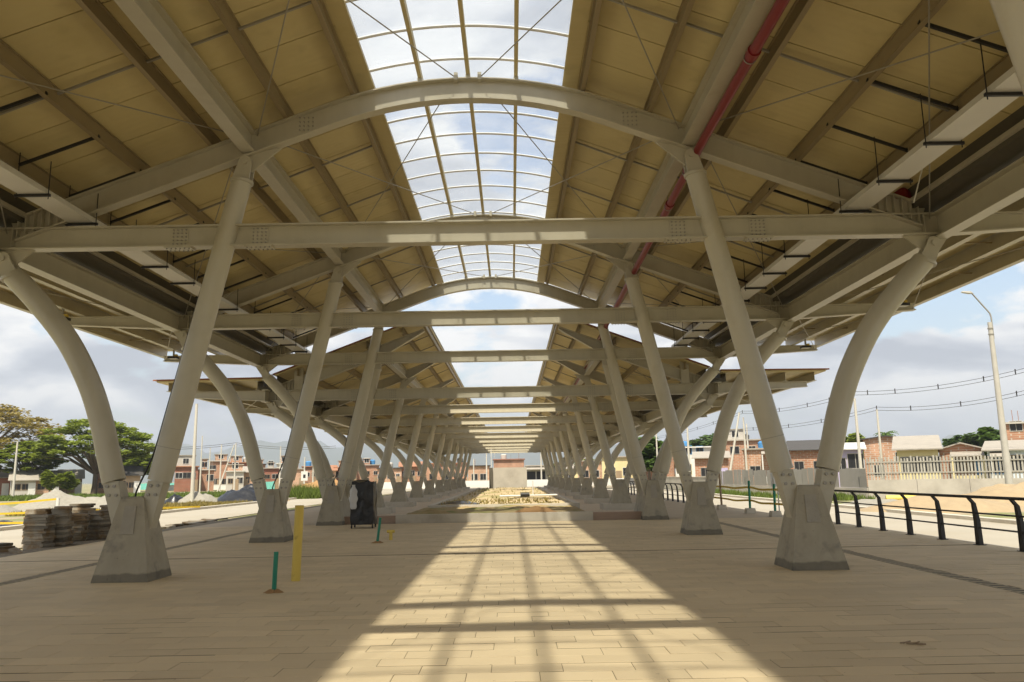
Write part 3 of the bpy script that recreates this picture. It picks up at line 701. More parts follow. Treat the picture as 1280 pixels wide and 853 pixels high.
stake(-3.40, 20.2, .62, .07, 'far green pipe stub leaning by the black bin', .16)
o = empty('yellow_valve', (-3.20, 21.1, 0), 'small yellow valve stub beside the far green pipe', 'valve')
MB().tube([(0, 0, 0), (0, 0, .22)], .045, 10).build('stub', 'yellow', o, 40); MB().tube([(-.1, 0, .22), (.1, 0, .22)], .04, 10).build('valve_arm', 'yellow', o, 40)
m = MB()
for k in range(7):
    a = -.08+k*.022; m.tube([(a, -.5*a+.02*math.sin(k*3), .008), (a+.06, -.5*a-.03, .02+.012*math.sin(k*2))], .007, 5)
tag(m.build('dead_leaf', 'wood'), 'small dry brown leaf on the shaded paving at lower right', 'leaf'); bpy.data.objects['dead_leaf'].location = (3.66, 7.62, 0)

# bin: black film round a wheeled frame, a clear bag hanging on it
o = empty('waste_bin', (-4.90, 26.4, 0), 'tall black plastic-wrapped waste cart by the left long pedestal', 'bin')
m = MB(); n = 48; zs_ = [.12+.072*k for k in range(20)]; R = []
for j, z in enumerate(zs_):
    ring = []
    for k in range(n):
        a = 2*PI*k/n; c, s_ = math.cos(a), math.sin(a); q = 1/max(abs(c), abs(s_))**.86
        w_ = 1+.05*noise.noise(Vector((c*2.2, s_*2.2, z*2.4)))*2+.03*noise.noise(Vector((c*7, s_*7, z*5)))
        ring.append((c*q*.39*w_*(1-.05*(z > 1.4)), s_*q*.33*w_, z+.03*noise.noise(Vector((c*3, s_*3, 9)))*(j == 19)*3))
    R.append(ring)
m.rings(R); m.build('black_bag', 'bag', o, 60)
for x in (-.34, .34):
    for y in (-.27, .27):
        MB().tube([(x, y, .09), (x, y, 1.5)], .018, 8).build('frame_post', 'black', o); MB().tube([(x-.02, y, .055), (x+.02, y, .055)], .055, 12).build('wheel', 'black', o, 40)
m = MB(); R = []
for j in range(16):
    z = .62+j*.052; t = j/15; wr = (.05+.085*math.sin(PI*min(1, t*.9+.1))+.02*math.sin(t*19))
    R.append([(-.27+math.cos(a)*wr*(1+.25*noise.noise(Vector((math.cos(a)*2, math.sin(a)*2, z*5)))), -.40+math.sin(a)*wr*.35*(1+.4*noise.noise(Vector((math.cos(a)*3, math.sin(a)*3, z*7)))), z) for a in [2*PI*k/18 for k in range(18)]])
m.rings(R); b = m.build('plastic_bag', 'bagwhite', None, 60); b.location = o.location; tag(b, 'crumpled clear plastic bag hanging on the black waste cart', 'bag')

# black conduits climbing the left struts
for i, y in enumerate(FA[1:]):
    x0 = CX-5.70; m = MB(); pts = [(x0-.02, y-.05, 1.35), (x0+.02, y-.06, 1.5), (CX-5.42, y-.15, 1.75), (CX-5.34-.17+.02, y-.10, 2.1)]
    a = Vector((CX-5.34-.185+.11*1.0, y-.08, 2.15)); b = Vector((CX-4.10-.19, y-.08, 6.9))
    d = (Vector((CX-4.10, y, 7.0))-Vector((CX-5.34, y, 1.62))).normalized(); nrm = Vector((-d.z, 0, d.x))
    for k in range(12):
        p = Vector((CX-5.34, y, 1.62))+d*(.55+k*.42)+nrm*.198+Vector((0, -.06, 0)); 
        pts.append(tuple(p))
    m.tube(catmull([pts[0], pts[1]]+[tuple(Vector((CX-5.34, y, 1.62))+d*.25+nrm*.23+Vector((0, -.05, 0)))]+pts[4:], 3), .016, 6)
    tag(m.build('conduit_cable', 'black', None, 40), 'black cable climbing the left inner strut of the %s frame' % ORD[i+1], 'cable', 'cables on the left struts')
# hanging rope
tag(MB().tube([(6.9, 11.0, 8.4), (6.98, 11.9, 7.3), (7.05, 13.0, 6.15)], .012, 6).build('hanging_rope', 'rope'), 'thin white rope hanging from the right roof slope to the tie beam', 'rope')
# red bundle left on the right haunch
m = MB(); R = []
for j in range(6):
    t = j/5; R.append([(math.cos(a)*.22*(1-.75*t*t)*(1+.3*noise.noise(Vector((math.cos(a)*2, math.sin(a)*2, t)))), math.sin(a)*.10*(1-.6*t), t*.22) for a in [2*PI*k/14 for k in range(14)]])
m.rings(R); b = m.build('red_bundle', 'red', None, 60); b.location = (CX+7.95, 13.7, TA+.203+.30); tag(b, 'small dark red bundle lying on the right end of the nearest full frame', 'bundle')
# flood lights under the wings
def flood(x, y, z, label):
    o = empty('flood_light', (x, y, z), label, 'flood light', 'flood lights under the canopy wings')
    MB().box((-.16, -.12, -.09), (.16, .12, -.02)).build('housing', 'black', o); MB().box((-.14, -.10, -.098), (.14, .10, -.0905)).build('lens', 'white', o)
    MB().bar((0, 0, -.02), (0, 0, .21), .05, .05).build('stem', 'bolt', o); MB().box((.05, -.05, -.0195), (.13, .05, .06)).build('driver', 'yellow', o)
flood(CX+11.1, 20.3, TA-.01, 'flood light under the right wing before the third frame')
flood(CX+11.1, 27.2, TA-.01, 'flood light under the right wing near its far end')
flood(CX-11.1, 20.3, TA-.01, 'flood light under the left wing before the third frame')
flood(CX-11.1, 27.2, TA-.01, 'flood light under the left wing near its far end')
# stub posts hanging under the last arched frame
for s, nm in ((-1, 'left'), (1, 'right')):
    tag(MB().box((CX+s*7.35-.16, 29.6, TB+.21), (CX+s*7.35+.16, 29.75, TA+.75)).build('stub_post', 'steel'), 'short flat steel post joining the two canopies on the %s' % nm, 'post', 'posts joining the two canopies')

# ------------------------------------------------------------------ planters along the middle, behind the paved floor
def kerbbox(name, a, b, m_='concrete_l'):
    return MB().box(a, b).build(name, m_)
pl = empty('planter', (-.65, 28.6, 0), 'low concrete kerb of the nearest planter across the end of the paving', 'planter')
def part_box(par, name, a, b, m_):
    x, y, z = par.location; return MB().box((a[0]-x, a[1]-y, a[2]-z), (b[0]-x, b[1]-y, b[2]-z)).build(name, m_, par)
part_box(pl, 'front_kerb', (-4.15, 28.42, -.05), (2.85, 28.70, .30), 'concrete_l')
part_box(pl, 'side_wall', (-6.1, 28.50, -.05), (-4.1505, 28.75, .27), 'pink'); part_box(pl, 'side_wall', (2.8505, 28.50, -.05), (4.6, 28.75, .27), 'pink')
def soil(name, x0, x1, y0, y1, z, amp, m_='soil', sx=30, sy=30, sc=.8, edge=True):
    m = MB()
    for j in range(sy+1):
        for i in range(sx+1):
            x = x0+(x1-x0)*i/sx; y = y0+(y1-y0)*j/sy
            f = min(1, min(i, sx-i)/2)*min(1, min(j, sy-j)/2) if edge else 1
            m.v.append((x, y, z+amp*f*(.5+noise.fractal(Vector((x*sc, y*sc, z)), 1.0, 2.0, 4)*.9)))
    for j in range(sy):
        for i in range(sx): m.f.append((j*(sx+1)+i, j*(sx+1)+i+1, (j+1)*(sx+1)+i+1, (j+1)*(sx+1)+i))
    return m.build(name, m_, None, 60)
struct(soil('planter_soil', -4.1, 2.82, 28.69, 36.2, .20, .12, sx=50, sy=40))
pl2 = empty('planter', (-.65, 36.4, 0), 'second concrete planter kerb with a black lined trough at its left', 'planter')
part_box(pl2, 'front_kerb', (-3.85, 36.3, -.05), (3.05, 36.6, .34), 'concrete_l')
part_box(pl2, 'side_kerb', (-3.85, 36.6005, -.05), (-3.6, 90, .34), 'concrete_l'); part_box(pl2, 'side_kerb', (2.8, 36.6005, -.05), (3.05, 90, .34), 'concrete_l')
m = MB(); R = []
for j in range(9):
    t = j/8; R.append([(-2.6+math.cos(a)*(.95+.1*math.sin(3*a+j)), 39.0+math.sin(a)*(1.7+.1*math.cos(2*a)), .36+.10*math.sin(t*PI)*(1+.4*noise.noise(Vector((math.cos(a)*3, math.sin(a)*3, t*3))))-t*.0) for a in [2*PI*k/24 for k in range(24)]] if False else [(-2.6+math.cos(a)*(1.0-.9*t)*(1+.1*noise.noise(Vector((math.cos(a), math.sin(a), 2)))), 39.0+math.sin(a)*(1.8-1.7*t), .30+.14*t*(1+.5*noise.noise(Vector((math.cos(a)*2, math.sin(a)*2, t*4))))) for a in [2*PI*k/24 for k in range(24)]])
m.rings(R); tag(m.build('tarpaulin', 'bag', None, 60), 'black plastic sheet spread in the left corner of the second planter', 'tarp')
struct(soil('planter_earth', -3.6, 2.8, 36.6, 90, .17, .16, 'earth', sx=40, sy=160, sc=.5))
# excavated soil heaps by the first kerb
def heap(name, x, y, z, rx, ry, h, m_, label, cat, n=28, rough=.35, grp=None, seed=0):
    m = MB(); nr = 14
    for j in range(nr+1):
        t = j/nr
        for k in range(n):
            a = 2*PI*k/n; q = 1+.25*noise.noise(Vector((math.cos(a)*1.3+seed, math.sin(a)*1.3, seed*1.7)))
            px_, py_ = math.cos(a)*rx*(1-t)*q, math.sin(a)*ry*(1-t)*q
            zz_ = h*(1-(1-t)**1.7)*(1+rough*noise.fractal(Vector((px_*1.2/max(rx, .4)*2+seed, py_*1.2/max(ry, .4)*2, seed)), 1.0, 2.0, 4))
            m.v.append((px_, py_, -.05 if j == 0 else zz_))
    for j in range(nr):
        for k in range(n): m.f.append((j*n+k, j*n+(k+1) % n, (j+1)*n+(k+1) % n, (j+1)*n+k))
    o = m.build(name, m_, None, 60); o.location = (x, y, z); tag(o, label, cat, grp); return o
heap('soil_heap', .9, 29.6, .22, .9, .45, .26, 'orange_dirt', 'reddish clod of soil on the right of the nearest planter', 'soil', seed=1)
heap('soil_heap', -2.9, 29.5, .22, .8, .4, .2, 'soil', 'dark soil heap at the left of the nearest planter', 'soil', seed=2)
pipe = empty('pvc_pipe', (.6, 44.2, .5), 'white pipe with a black joint lying across the planters', 'pipe')
MB().tube([(-1.3, 0, 0), (1.9, .1, .02)], .05, 10).build('pipe_run', 'white', pipe, 40); MB().tube([(-.15, .03, .06), (.35, .04, .06)], .13, 10).build('joint', 'black', pipe, 40)
tag(MB().tube([(1.35, 52.0, .3), (1.35, 52.0, 1.25)], .035, 8).build('white_stick', 'white', None, 40), 'thin white stick standing in the planter', 'stick')
m = MB(); cw = empty('concrete_wall', (-.25, 91, 0), 'big free-standing concrete block wall at the end of the colonnade', 'wall')
MB().box((-1.95, 0, 0), (1.95, .35, 2.55)).build('slab', 'conc_far', cw); MB().box((-2.35, -.3, 0), (-1.9505, .3, 2.55)).build('return_wall', 'gutter', cw)
MB().bar((-2.1, -.1, 2.55), (-2.1, -.1, 5.0), .07, .07).build('mast', 'white', cw)

# ------------------------------------------------------------------ paver piles and litter at the left edge
slab = MB(); chamfer_box(slab, -.30, .30, -.2, .2, 0, .062, .006); slab.add([(-.3, -.2, 0), (.3, -.2, 0), (.3, .2, 0), (-.3, .2, 0)], [(3, 2, 1, 0)]); slab = slab.mesh('slab', 'stackslab')
piles = [(-12.30, 20.9, 14, 'nearest tall'), (-12.05, 21.45, 17, 'second tall'), (-12.72, 21.6, 16, 'third tall'), (-12.55, 23.0, 13, 'fourth'), (-12.10, 23.6, 14, 'fifth'), (-12.75, 23.8, 17, 'sixth'), (-12.30, 24.6, 16, 'seventh'), (-12.6, 25.5, 15, 'last')]
for x, y, n, wd in piles:
    o = empty('paver_pile', (x, y, -.12), '%s pile of grey paving slabs at the left edge, counted away from the camera' % wd, 'paver pile', 'piles of paving slabs')
    rz = random.uniform(-.25, .25)+(PI/2 if random.random() < .5 else 0)
    for k in range(n):
        c = link('slab', slab, o, (random.gauss(0, .02), random.gauss(0, .02), k*.0665)); c.rotation_euler = (random.gauss(0, .012), random.gauss(0, .012), rz+random.gauss(0, .07)+(.12 if k > n*.6 else 0))
o = empty('paver_pile', (-12.1, 19.3, -.12), 'low tumbled pile of paving slabs at the left picture edge', 'paver pile', 'piles of paving slabs')
for k in range(5):
    c = link('slab', slab, o, (-.1*k, .05*k, k*.0645)); c.rotation_euler = (0, 0, .3*k)
c = link('slab', slab, o, (.42, -.05, .03)); c.rotation_euler = (.0, .55, .2)
o = empty('loose_pavers', (-12.7, 31.5, -.10), 'dark loose slabs lying flat beside the left road', 'pavers')
for k in range(14):
    c = link('slab', slab, o, (random.uniform(-.35, .35), -2.2+k*.42, random.uniform(.0, .05))); c.rotation_euler = (random.gauss(0, .08), random.gauss(0, .08), random.uniform(-.5, .5))
def tarp(name, x, y, rx, ry, h, label, seed):
    return heap(name, x, y, -.11, rx, ry, h, 'bag', label, 'tarp', 40, .3, None, seed)
tarp('tarpaulin', -20.3, 31.5, 1.6, 1.2, .32, 'crumpled black plastic sheet at the far left behind the piles', 4)
tarp('tarpaulin', -26.1, 62.0, .9, .8, .7, 'small black plastic bundle left of the light pole', 5)
tarp('tarpaulin', -21.2, 63.5, 2.6, 1.8, 1.25, 'large mound covered in shiny black plastic beside the left road', 6)
heap('gravel_heap', -33, 47, -.12, 4.5, 3, 1.2, 'gravel', 'pale gravel heap at the far left edge', 'gravel heap', seed=7, grp='heaps left of the road')
heap('gravel_heap', -29.5, 52, -.12, 3.2, 2.5, 1.1, 'gravel', 'pointed gravel heap behind the caution tape', 'gravel heap', seed=8, grp='heaps left of the road')
heap('gravel_heap', -25.6, 50, -.12, 3.0, 2.5, .9, 'gravel', 'grey gravel heap seen above the paver piles', 'gravel heap', seed=9, grp='heaps left of the road')
heap('sand_heap', -24.6, 62.5, -.12, 1.9, 1.5, .85, 'gravel', 'small sand heap at the foot of the left light pole', 'sand heap', seed=10, grp='heaps left of the road')
heap('sand_heap', -18.4, 78, -.12, 3.6, 2.4, 1.7, 'orange_dirt', 'orange soil heap behind the second left pedestal', 'soil heap', seed=11, grp='heaps left of the road')
heap('sand_heap', -20.4, 64.5, -.12, 2.4, 1.8, .7, 'sand', 'tan sand heap at the right of the black mound', 'sand heap', seed=12, grp='heaps left of the road')
o = empty('tape_post', (-19.6, 34.5, -.12), 'short white post holding the yellow tape at the left', 'post')
MB().tube([(0, 0, 0), (0, 0, 1.12)], .07, 10).build('shaft', 'white', o, 40)
tape('caution_tape', [(-26, 33.5, 1.05), (-22.5, 34, .78), (-19.6, 34.5, .95)], 'top yellow tape running off the left picture edge to the white post', .085)
tape('caution_tape', [(-26, 33.5, .45), (-22.5, 34, .38), (-19.6, 34.5, .42), (-15.6, 40, .35)], 'middle yellow tape sagging behind the paver piles', .085)
tape('caution_tape', [(-19.0, 24.5, .52), (-15.5, 25.4, .40), (-13.0, 26, .5)], 'lowest yellow tape passing behind the nearest paver piles', .07)

# ================================================================== BEYOND THE PLATFORM
# ------------------------------------------------------------------ boundary on the right: sheet hoarding, low wall and palisade
def pane_window(par, x, z, w_, h, y, frame='white', grid=True):
    m = MB(); t = .06
    m.box((x-w_/2, y-.05, z), (x+w_/2, y, z+t)); m.box((x-w_/2, y-.05, z+h-t), (x+w_/2, y, z+h)); m.box((x-w_/2, y-.05, z+t+.001), (x-w_/2+t, y, z+h-t-.001)); m.box((x+w_/2-t, y-.05, z+t+.001), (x+w_/2, y, z+h-t-.001))
    if grid: m.box((x-.02, y-.045, z+t+.001), (x+.02, y-.005, z+h-t-.001))
    f = m.build('window', frame, par); MB().box((x-w_/2+.03, y-.012, z+.03), (x+w_/2-.03, y-.003, z+h-.03)).build('pane', 'dark', f); return f
P1, P2, P3, P4 = Vector((40, 46.6, -.45)), Vector((25.6, 57.3, -.45)), Vector((22.0, 84.6, -.45)), Vector((20.0, 112, -.45))
fw = empty('palisade_fence', P2, 'grey wooden palisade fence on a low concrete wall, right of the road', 'fence')
d = P1-P2; L_ = d.length; u = d.normalized(); nrm = Vector((u.y, -u.x, 0))
def along(par, name, m_, a, b, z0, z1, th, off=0):
    p = u*a+nrm*(off-th/2); q = u*b+nrm*(off-th/2); r = u*b+nrm*(off+th/2); t = u*a+nrm*(off+th/2)
    o = MB().loft([(v.x, v.y, z0) for v in (p, q, r, t)], [(v.x, v.y, z1) for v in (p, q, r, t)]).build(name, m_, par); fixn(o.data); return o
k = 0; a = 0
while a < L_-.1:
    b = min(a+3.2, L_); along(fw, 'wall_panel', 'conc_far', a+.012, b-.012, -.3, 1.32+.03*random.random(), .22); a = b
n = int(L_/.205)
for k in range(n):
    a = k*.205+random.uniform(-.015, .015); along(fw, 'pale', 'pale', a, a+.11, 1.30, 2.85+random.uniform(-.12, .12), .035, -.02)
for z in (1.75, 2.5): along(fw, 'fence_rail', 'pale', 0, L_, z, z+.08, .05, .03)
sf = empty('sheet_hoarding', P2, 'grey corrugated metal sheet hoarding on a low wall, right of the road', 'fence')
d = P3-P2; L_ = d.length; u = d.normalized(); nrm = Vector((-u.y, u.x, 0))
a = 0; k = 0
along(sf, 'base_wall', 'conc_far', .02, L_, -.3, .75, .2)
while a < L_-.2:
    b = min(a+.95, L_); m = MB(); nn = 12; tilt = random.gauss(0, .03); z0, z1 = .76, 2.2+random.uniform(-.08, .08)
    for j in range(nn+1):
        s_ = a+.005+(b-a-.01)*j/nn; p = u*s_+nrm*(.025*(j % 2)+tilt); m.v.append((p.x, p.y, z0)); p = p+nrm*tilt; m.v.append((p.x, p.y, z1))
    for j in range(nn): m.f.append((2*j, 2*j+2, 2*j+3, 2*j+1))
    m.build('sheet', 'sheet', sf); a = b
fl = empty('boundary_wall', P3, 'pale low wall far down the right road', 'wall')
d = P4-P3; L_ = d.length; u = d.normalized(); nrm = Vector((-u.y, u.x, 0)); along(fl, 'wall_run', 'conc_far', 0, L_, -.3, 1.5, .2); along(fl, 'coping', 'concrete_l', 0, L_, 1.5005, 1.58, .28)
heap('sand_heap', 21.2, 39.5, -.45, 4.2, 2.6, .75, 'sand', 'spread tan soil heap between the right road and the wall', 'soil heap', seed=21, grp='soil heaps right of the road')
heap('sand_heap', 26.5, 42.0, -.45, 4.0, 2.6, 1.1, 'sand', 'higher tan soil heap at the right picture edge', 'soil heap', seed=22, grp='soil heaps right of the road')
heap('sand_heap', 20.8, 45.5, -.45, 3.0, 2.0, .35, 'gravel', 'flat grey rubble patch left of the tan soil', 'rubble', seed=23, grp='soil heaps right of the road')
tag(MB().tube([(23.6, 50.5, -.22), (27.2, 49.5, -.2)], .2, 12).build('drain_pipe', 'yellow', None, 40), 'long yellow drain pipe lying by the palisade wall', 'pipe')

# ------------------------------------------------------------------ street lamps, poles and power lines
def pole(x, y, z, h, r, label, m_='pole', lean=0, grp='poles'):
    o = empty('utility_pole', (x, y, z), label, 'pole', grp)
    MB().tube([(0, 0, 0), (lean*h, 0, h)], [r, r*.6], 10).build('shaft', m_, o, 50); return o
pb = atZ(1257, 640, -.45)
o = empty('street_lamp', (28.7, 46.0, -.45), 'grey concrete street lamp with a bent arm at the right picture edge', 'street lamp')
hl = 10.6
MB().tube([(0, 0, 0), (0, 0, hl)], [.21, .12], 12).build('pole', 'polegrey', o, 50)
MB().tube([(.13, 0, hl-1.0), (.13, 0, hl+.3), (.08, 0, hl+.55), (-.9, -.1, hl+1.75)], .045, 8).build('arm', 'bolt', o, 50)
m = MB(); c = Vector((-.9, -.1, hl+1.75)); m.rings([[c+Vector((a*.05, b*.06, c_*.0)) for a, b, c_ in ((1, -1, 0), (1, 1, 0), (1, 1.01, 0), (1, -1.01, 0))], [c+Vector((-.15, -.13, .0)), c+Vector((-.15, .13, .0)), c+Vector((-.13, .13, .12)), c+Vector((-.13, -.13, .12))], [c+Vector((-.62, -.1, .08)), c+Vector((-.62, .1, .08)), c+Vector((-.6, .08, .15)), c+Vector((-.6, -.08, .15))]]); lh = m.build('lamp_head', 'polegrey', o); fixn(lh.data)
for z in (hl-.4, hl-.75): MB().tube([(0, 0, z), (0, 0, z+.06)], .16, 12).build('clamp_band', 'bolt', o)
def px_pole(px, pytop, Y, zg_, label, r=.13, m_='pole', lean=0, grp=None):
    t = atY(px, pytop, Y); return pole(t.x-lean*(t.z-zg_), Y, zg_, t.z-zg_, r, label, m_, lean, grp)
G1, G2 = 'pale poles left of the road', 'pale poles right of the road'
px_pole(246, 505, 61.5, -.12, 'tall pale light pole left of the second left pedestal', .16, grp=G1)
px_pole(253, 545, 95, -.12, 'slim pole just right of the tall left light pole', .1, grp=G1)
px_pole(263, 560, 110, -.12, 'short pole second right of the tall left light pole', .1, grp=G1)
px_pole(277, 556, 118, -.12, 'pole left of the leaning pole on the left', .13, grp=G1)
px_pole(295, 554, 118, -.12, 'upright pole that the leaning left pole props', .13, grp=G1)
px_pole(293, 556, 117, -.12, 'leaning prop pole among the left poles', .12, lean=.32, grp=G1)
px_pole(351, 558, 120, -.12, 'pole with a cross arm right of the second left column', .13, grp=G1)
px_pole(381, 572, 90, -.12, 'pole behind the white square sign', .12, grp=G1)
px_pole(392, 568, 110, -.12, 'pole right of the white square sign', .12, grp=G1)
px_pole(22, 552, 100, -.12, 'pale pole in front of the ochre tree at far left', .16, grp=G1)
px_pole(608, 562, 125, -.2, 'tall thin pole left of the end wall', .14, grp='poles beyond the colonnade')
px_pole(676, 560, 125, -.2, 'thin pole right of the end wall', .14, grp='poles beyond the colonnade')
px_pole(592, 574, 128, -.2, 'short pole among the brick houses left of the end wall', .13, grp='poles beyond the colonnade')
px_pole(859, 535, 92, -.45, 'pale pole left of the second right column', .16, grp=G2)
px_pole(924, 516, 96, -.45, 'leaning white prop pole between the right columns', .17, lean=.22, grp=G2)
px_pole(929, 522, 97, -.45, 'upright pole beside the leaning white pole', .16, grp=G2)
px_pole(933, 530, 104, -.45, 'thinner pole right of the leaning white pole', .15, grp=G2)
px_pole(1068, 498, 64, -.45, 'pale pole right of the nearest right curved column', .15, grp=G2)
px_pole(1096, 512, 70, -.45, 'slimmer pole in front of the brick house on the right', .13, grp=G2)
px_pole(820, 538, 110, -.45, 'pale pole in front of the dark trees on the right', .15, grp=G2)
def wire(pts, label, r=.018, spacers=0):
    o = empty('power_line', pts[0], label, 'power line', 'power lines'); b = Vector(pts[0])
    for dz in (0, .28):
        P = []
        for p, q in zip(pts[:-1], pts[1:]):
            for k in range(12):
                t = k/12; v = Vector(p).lerp(Vector(q), t); v.z += dz-.9*4*t*(1-t)*.5; P.append(v-b)
        P.append(Vector(pts[-1])-b+Vector((0, 0, dz))); MB().tube(P, r, 5).build('cable', 'black', o)
    for k in range(spacers):
        i = int((k+.5)/spacers*(len(P)-1)); v = P[i]; MB().box((v.x-.03, v.y-.03, v.z-.30), (v.x+.03, v.y+.03, v.z+.12)).build('spacer', 'black', o)
a1, b1 = atY(1290, 463, 58), atY(1068, 494, 66); c1 = atY(928, 517, 97); d1 = atY(820, 548, 150)
wire([tuple(a1), tuple(b1), tuple(c1), tuple(d1)], 'upper pair of black power lines at the right with spacers', spacers=14)
a1, b1 = atY(1290, 491, 58), atY(1096, 513, 70); c1 = atY(932, 538, 104); d1 = atY(820, 556, 150)
wire([tuple(a1), tuple(b1), tuple(c1), tuple(d1)], 'lower pair of black power lines at the right', spacers=10)
a1, b1 = atY(150, 560, 118), atY(295, 556, 118); c1 = atY(420, 560, 120)
wire([tuple(a1), tuple(b1), tuple(c1)], 'thin power lines above the left brick houses', r=.03)
o = empty('road_sign', tuple(atZ(380, 622, -.12)), 'white square sign on a short pole by the left road', 'sign')
MB().tube([(0, 0, 0), (0, 0, 2.6)], .06, 8).build('sign_post', 'white', o, 40); MB().box((-.32, -.08, 1.6), (.32, -.062, 2.5)).build('sign_plate', 'white', o); MB().box((-.12, -.086, 1.85), (.12, -.0805, 2.2)).build('sign_mark', 'black', o)
o = empty('road_sign', (9.62, 28.9, 0), 'small white notice board on the barrier beside the right pedestal', 'sign')
MB().tube([(0, 0, 0), (0, 0, 1.3)], .025, 8).build('sign_post', 'white', o); MB().box((-.24, -.04, 1.05), (.12, -.027, 1.55)).build('sign_plate', 'white', o)

# ------------------------------------------------------------------ houses
def house(px0, px1, pyt, Y, zg_, wall, label, roof='flat', depth=7.0, wins=(), door=None, eave=.35, roofm='zinc', pitch=.30, parapet=0.0, upper=None, porch=None, grp=None):
    a, b = atY(px0, pyt, Y), atY(px1, pyt, Y); w_ = b.x-a.x; h = (a.z+b.z)/2-zg_
    az = math.atan2((a.x+b.x)/2, Y); w_ *= math.cos(az)
    o = empty('house', ((a.x+b.x)/2, Y, zg_), label, 'house', grp, -az)
    MB().box((-w_/2, 0, -.3), (w_/2, depth, h)).build('wall', wall, o)
    if roof == 'flat': MB().box((-w_/2-eave*.5, -eave, h+.001), (w_/2+eave*.5, depth+.2, h+.18)).build('roof', roofm, o)
    elif roof == 'shed':
        r = MB().loft([(-w_/2-eave, -eave*1.6, h-.12), (w_/2+eave, -eave*1.6, h-.12), (w_/2+eave, -eave*1.6, h-.02), (-w_/2-eave, -eave*1.6, h-.02)], [(-w_/2-eave, depth+.2, h+depth*pitch), (w_/2+eave, depth+.2, h+depth*pitch), (w_/2+eave, depth+.2, h+depth*pitch+.1), (-w_/2-eave, depth+.2, h+depth*pitch+.1)]).build('roof', roofm, o); fixn(r.data)
        g_ = MB().poly([(0, 0, h), (0, depth, h), (0, depth, h+depth*pitch-.05)], .15, (1, 0, 0))
        for sx in (-1, 1): q = link('gable', g_.mesh('gable', wall), o, (sx*(w_/2-.09), 0, 0)); fixn(q.data)
    elif roof == 'gable':                     # ridge along depth, gable to the road
        rz = h+w_/2*pitch
        g_ = MB().poly([(-w_/2, .1, h), (w_/2, .1, h), (0, .1, rz)], .2).build('gable', wall, o)
        for sx in (-1, 1):
            r = MB().loft([(sx*(w_/2+eave), -eave, h-eave*pitch), (0, -eave, rz), (0, -eave, rz+.1), (sx*(w_/2+eave), -eave, h-eave*pitch+.1)], [(sx*(w_/2+eave), depth, h-eave*pitch), (0, depth, rz), (0, depth, rz+.1), (sx*(w_/2+eave), depth, h-eave*pitch+.1)]).build('roof', roofm, o); fixn(r.data)
    for wn in wins:
        fx, fz, ww, wh = wn[:4]; pane_window(o, fx*w_, fz, ww, wh, -.002, wn[4] if len(wn) > 4 else random.choice(('white', 'render', 'wood', 'bolt', 'render')))
    if door:
        fx, dw, dh, dm = door; dd = MB().box((fx*w_-dw/2, -.06, 0), (fx*w_+dw/2, -.002, dh)).build('door', dm, o)
        MB().box((fx*w_+dw*.3, -.1, dh*.48), (fx*w_+dw*.36, -.0605, dh*.52)).build('door_handle', 'bolt', dd)
    if upper:
        ux0, ux1, uh, um = upper; MB().box((ux0*w_, .3, h+.181), (ux1*w_, depth*.8, h+uh)).build('upper_storey', um, o)
        MB().box((ux0*w_-.2, .1, h+uh+.001), (ux1*w_+.2, depth*.8+.2, h+uh+.12)).build('upper_roof', 'zinc', o)
        pane_window(o, (ux0+ux1)/2*w_, h+.5, 1.0, 1.0, .298, 'white')
    if roof == 'flat' and random.random() < .5:
        tx = random.uniform(-.35, .35)*w_; zt_ = h+.181+(0 if not upper else 0); tk_ = MB(); ty = depth*.9
        tk_.tube([(tx, ty, zt_), (tx, ty, zt_+.9), (tx, ty, zt_+1.1)], [.55, .6, .35], 14); tk_.build('water_tank', random.choice(('black', 'blue', 'render')), o, 50)
    if roof == 'flat':
        for q in range(random.randint(0, 3)):
            x = random.uniform(-.48, .48)*w_; MB().bar((x, .15, h+.181), (x+random.uniform(-.05, .05), .15, h+random.uniform(.7, 1.6)), .05, .05).build('rebar_column', random.choice(('render', 'rust', 'bolt')), o)
    if porch:
        q0, q1, pd, pm_ = porch; zt = h-.25
        r = MB().loft([(q0*w_, -pd, zt-.35), (q1*w_, -pd, zt-.35), (q1*w_, -pd, zt-.27), (q0*w_, -pd, zt-.27)], [(q0*w_, -.03, zt), (q1*w_, -.03, zt), (q1*w_, -.03, zt+.08), (q0*w_, -.03, zt+.08)]).build('porch_roof', roofm, o); fixn(r.data)
        nP = max(2, int((q1-q0)*w_/2.4)+1)
        for k in range(nP): x = q0*w_+.1+((q1-q0)*w_-.2)*k/(nP-1); MB().box((x-.07, -pd+.05, 0), (x+.07, -pd+.19, zt-.352)).build('porch_post', pm_, o)
        MB().box((q0*w_, -pd+.02, .0), (q1*w_, -pd+.16, .9)).build('porch_rail', pm_, o)
    return o
GR, GL, GC = 'houses right of the road', 'houses beyond the left field', 'houses beyond the colonnade'
house(1120, 1172, 561, 66, .1, 'cream', 'cream single-storey house behind the palisade fence', 'shed', 8, [(-.22, 1.2, 1.3, 1.3), (.26, 1.2, 1.7, 1.3)], roofm='zinc', pitch=.16, grp=GR)
house(1173, 1229, 562, 65, .1, 'brick_a', 'orange brick house with a porch of pale posts', 'gable', 8, [(-.05, 1.1, 1.2, 1.2, 'wood'), (.22, 1.1, .9, 1.2, 'wood')], (.40, .9, 2.1, 'blue'), roofm='zinc', pitch=.30, porch=(-.25, .5, 1.6, 'cream'), grp=GR)
house(1232, 1330, 561, 60, .1, 'bluewall', 'white and pale blue house at the right picture edge', 'shed', 8, [(-.10, 1.1, 1.4, 1.3, 'wood'), (-.36, 1.0, 1.3, 1.4, 'blue')], roofm='zinc', pitch=.10, porch=(-.46, -.2, 1.2, 'white'), grp=GR)
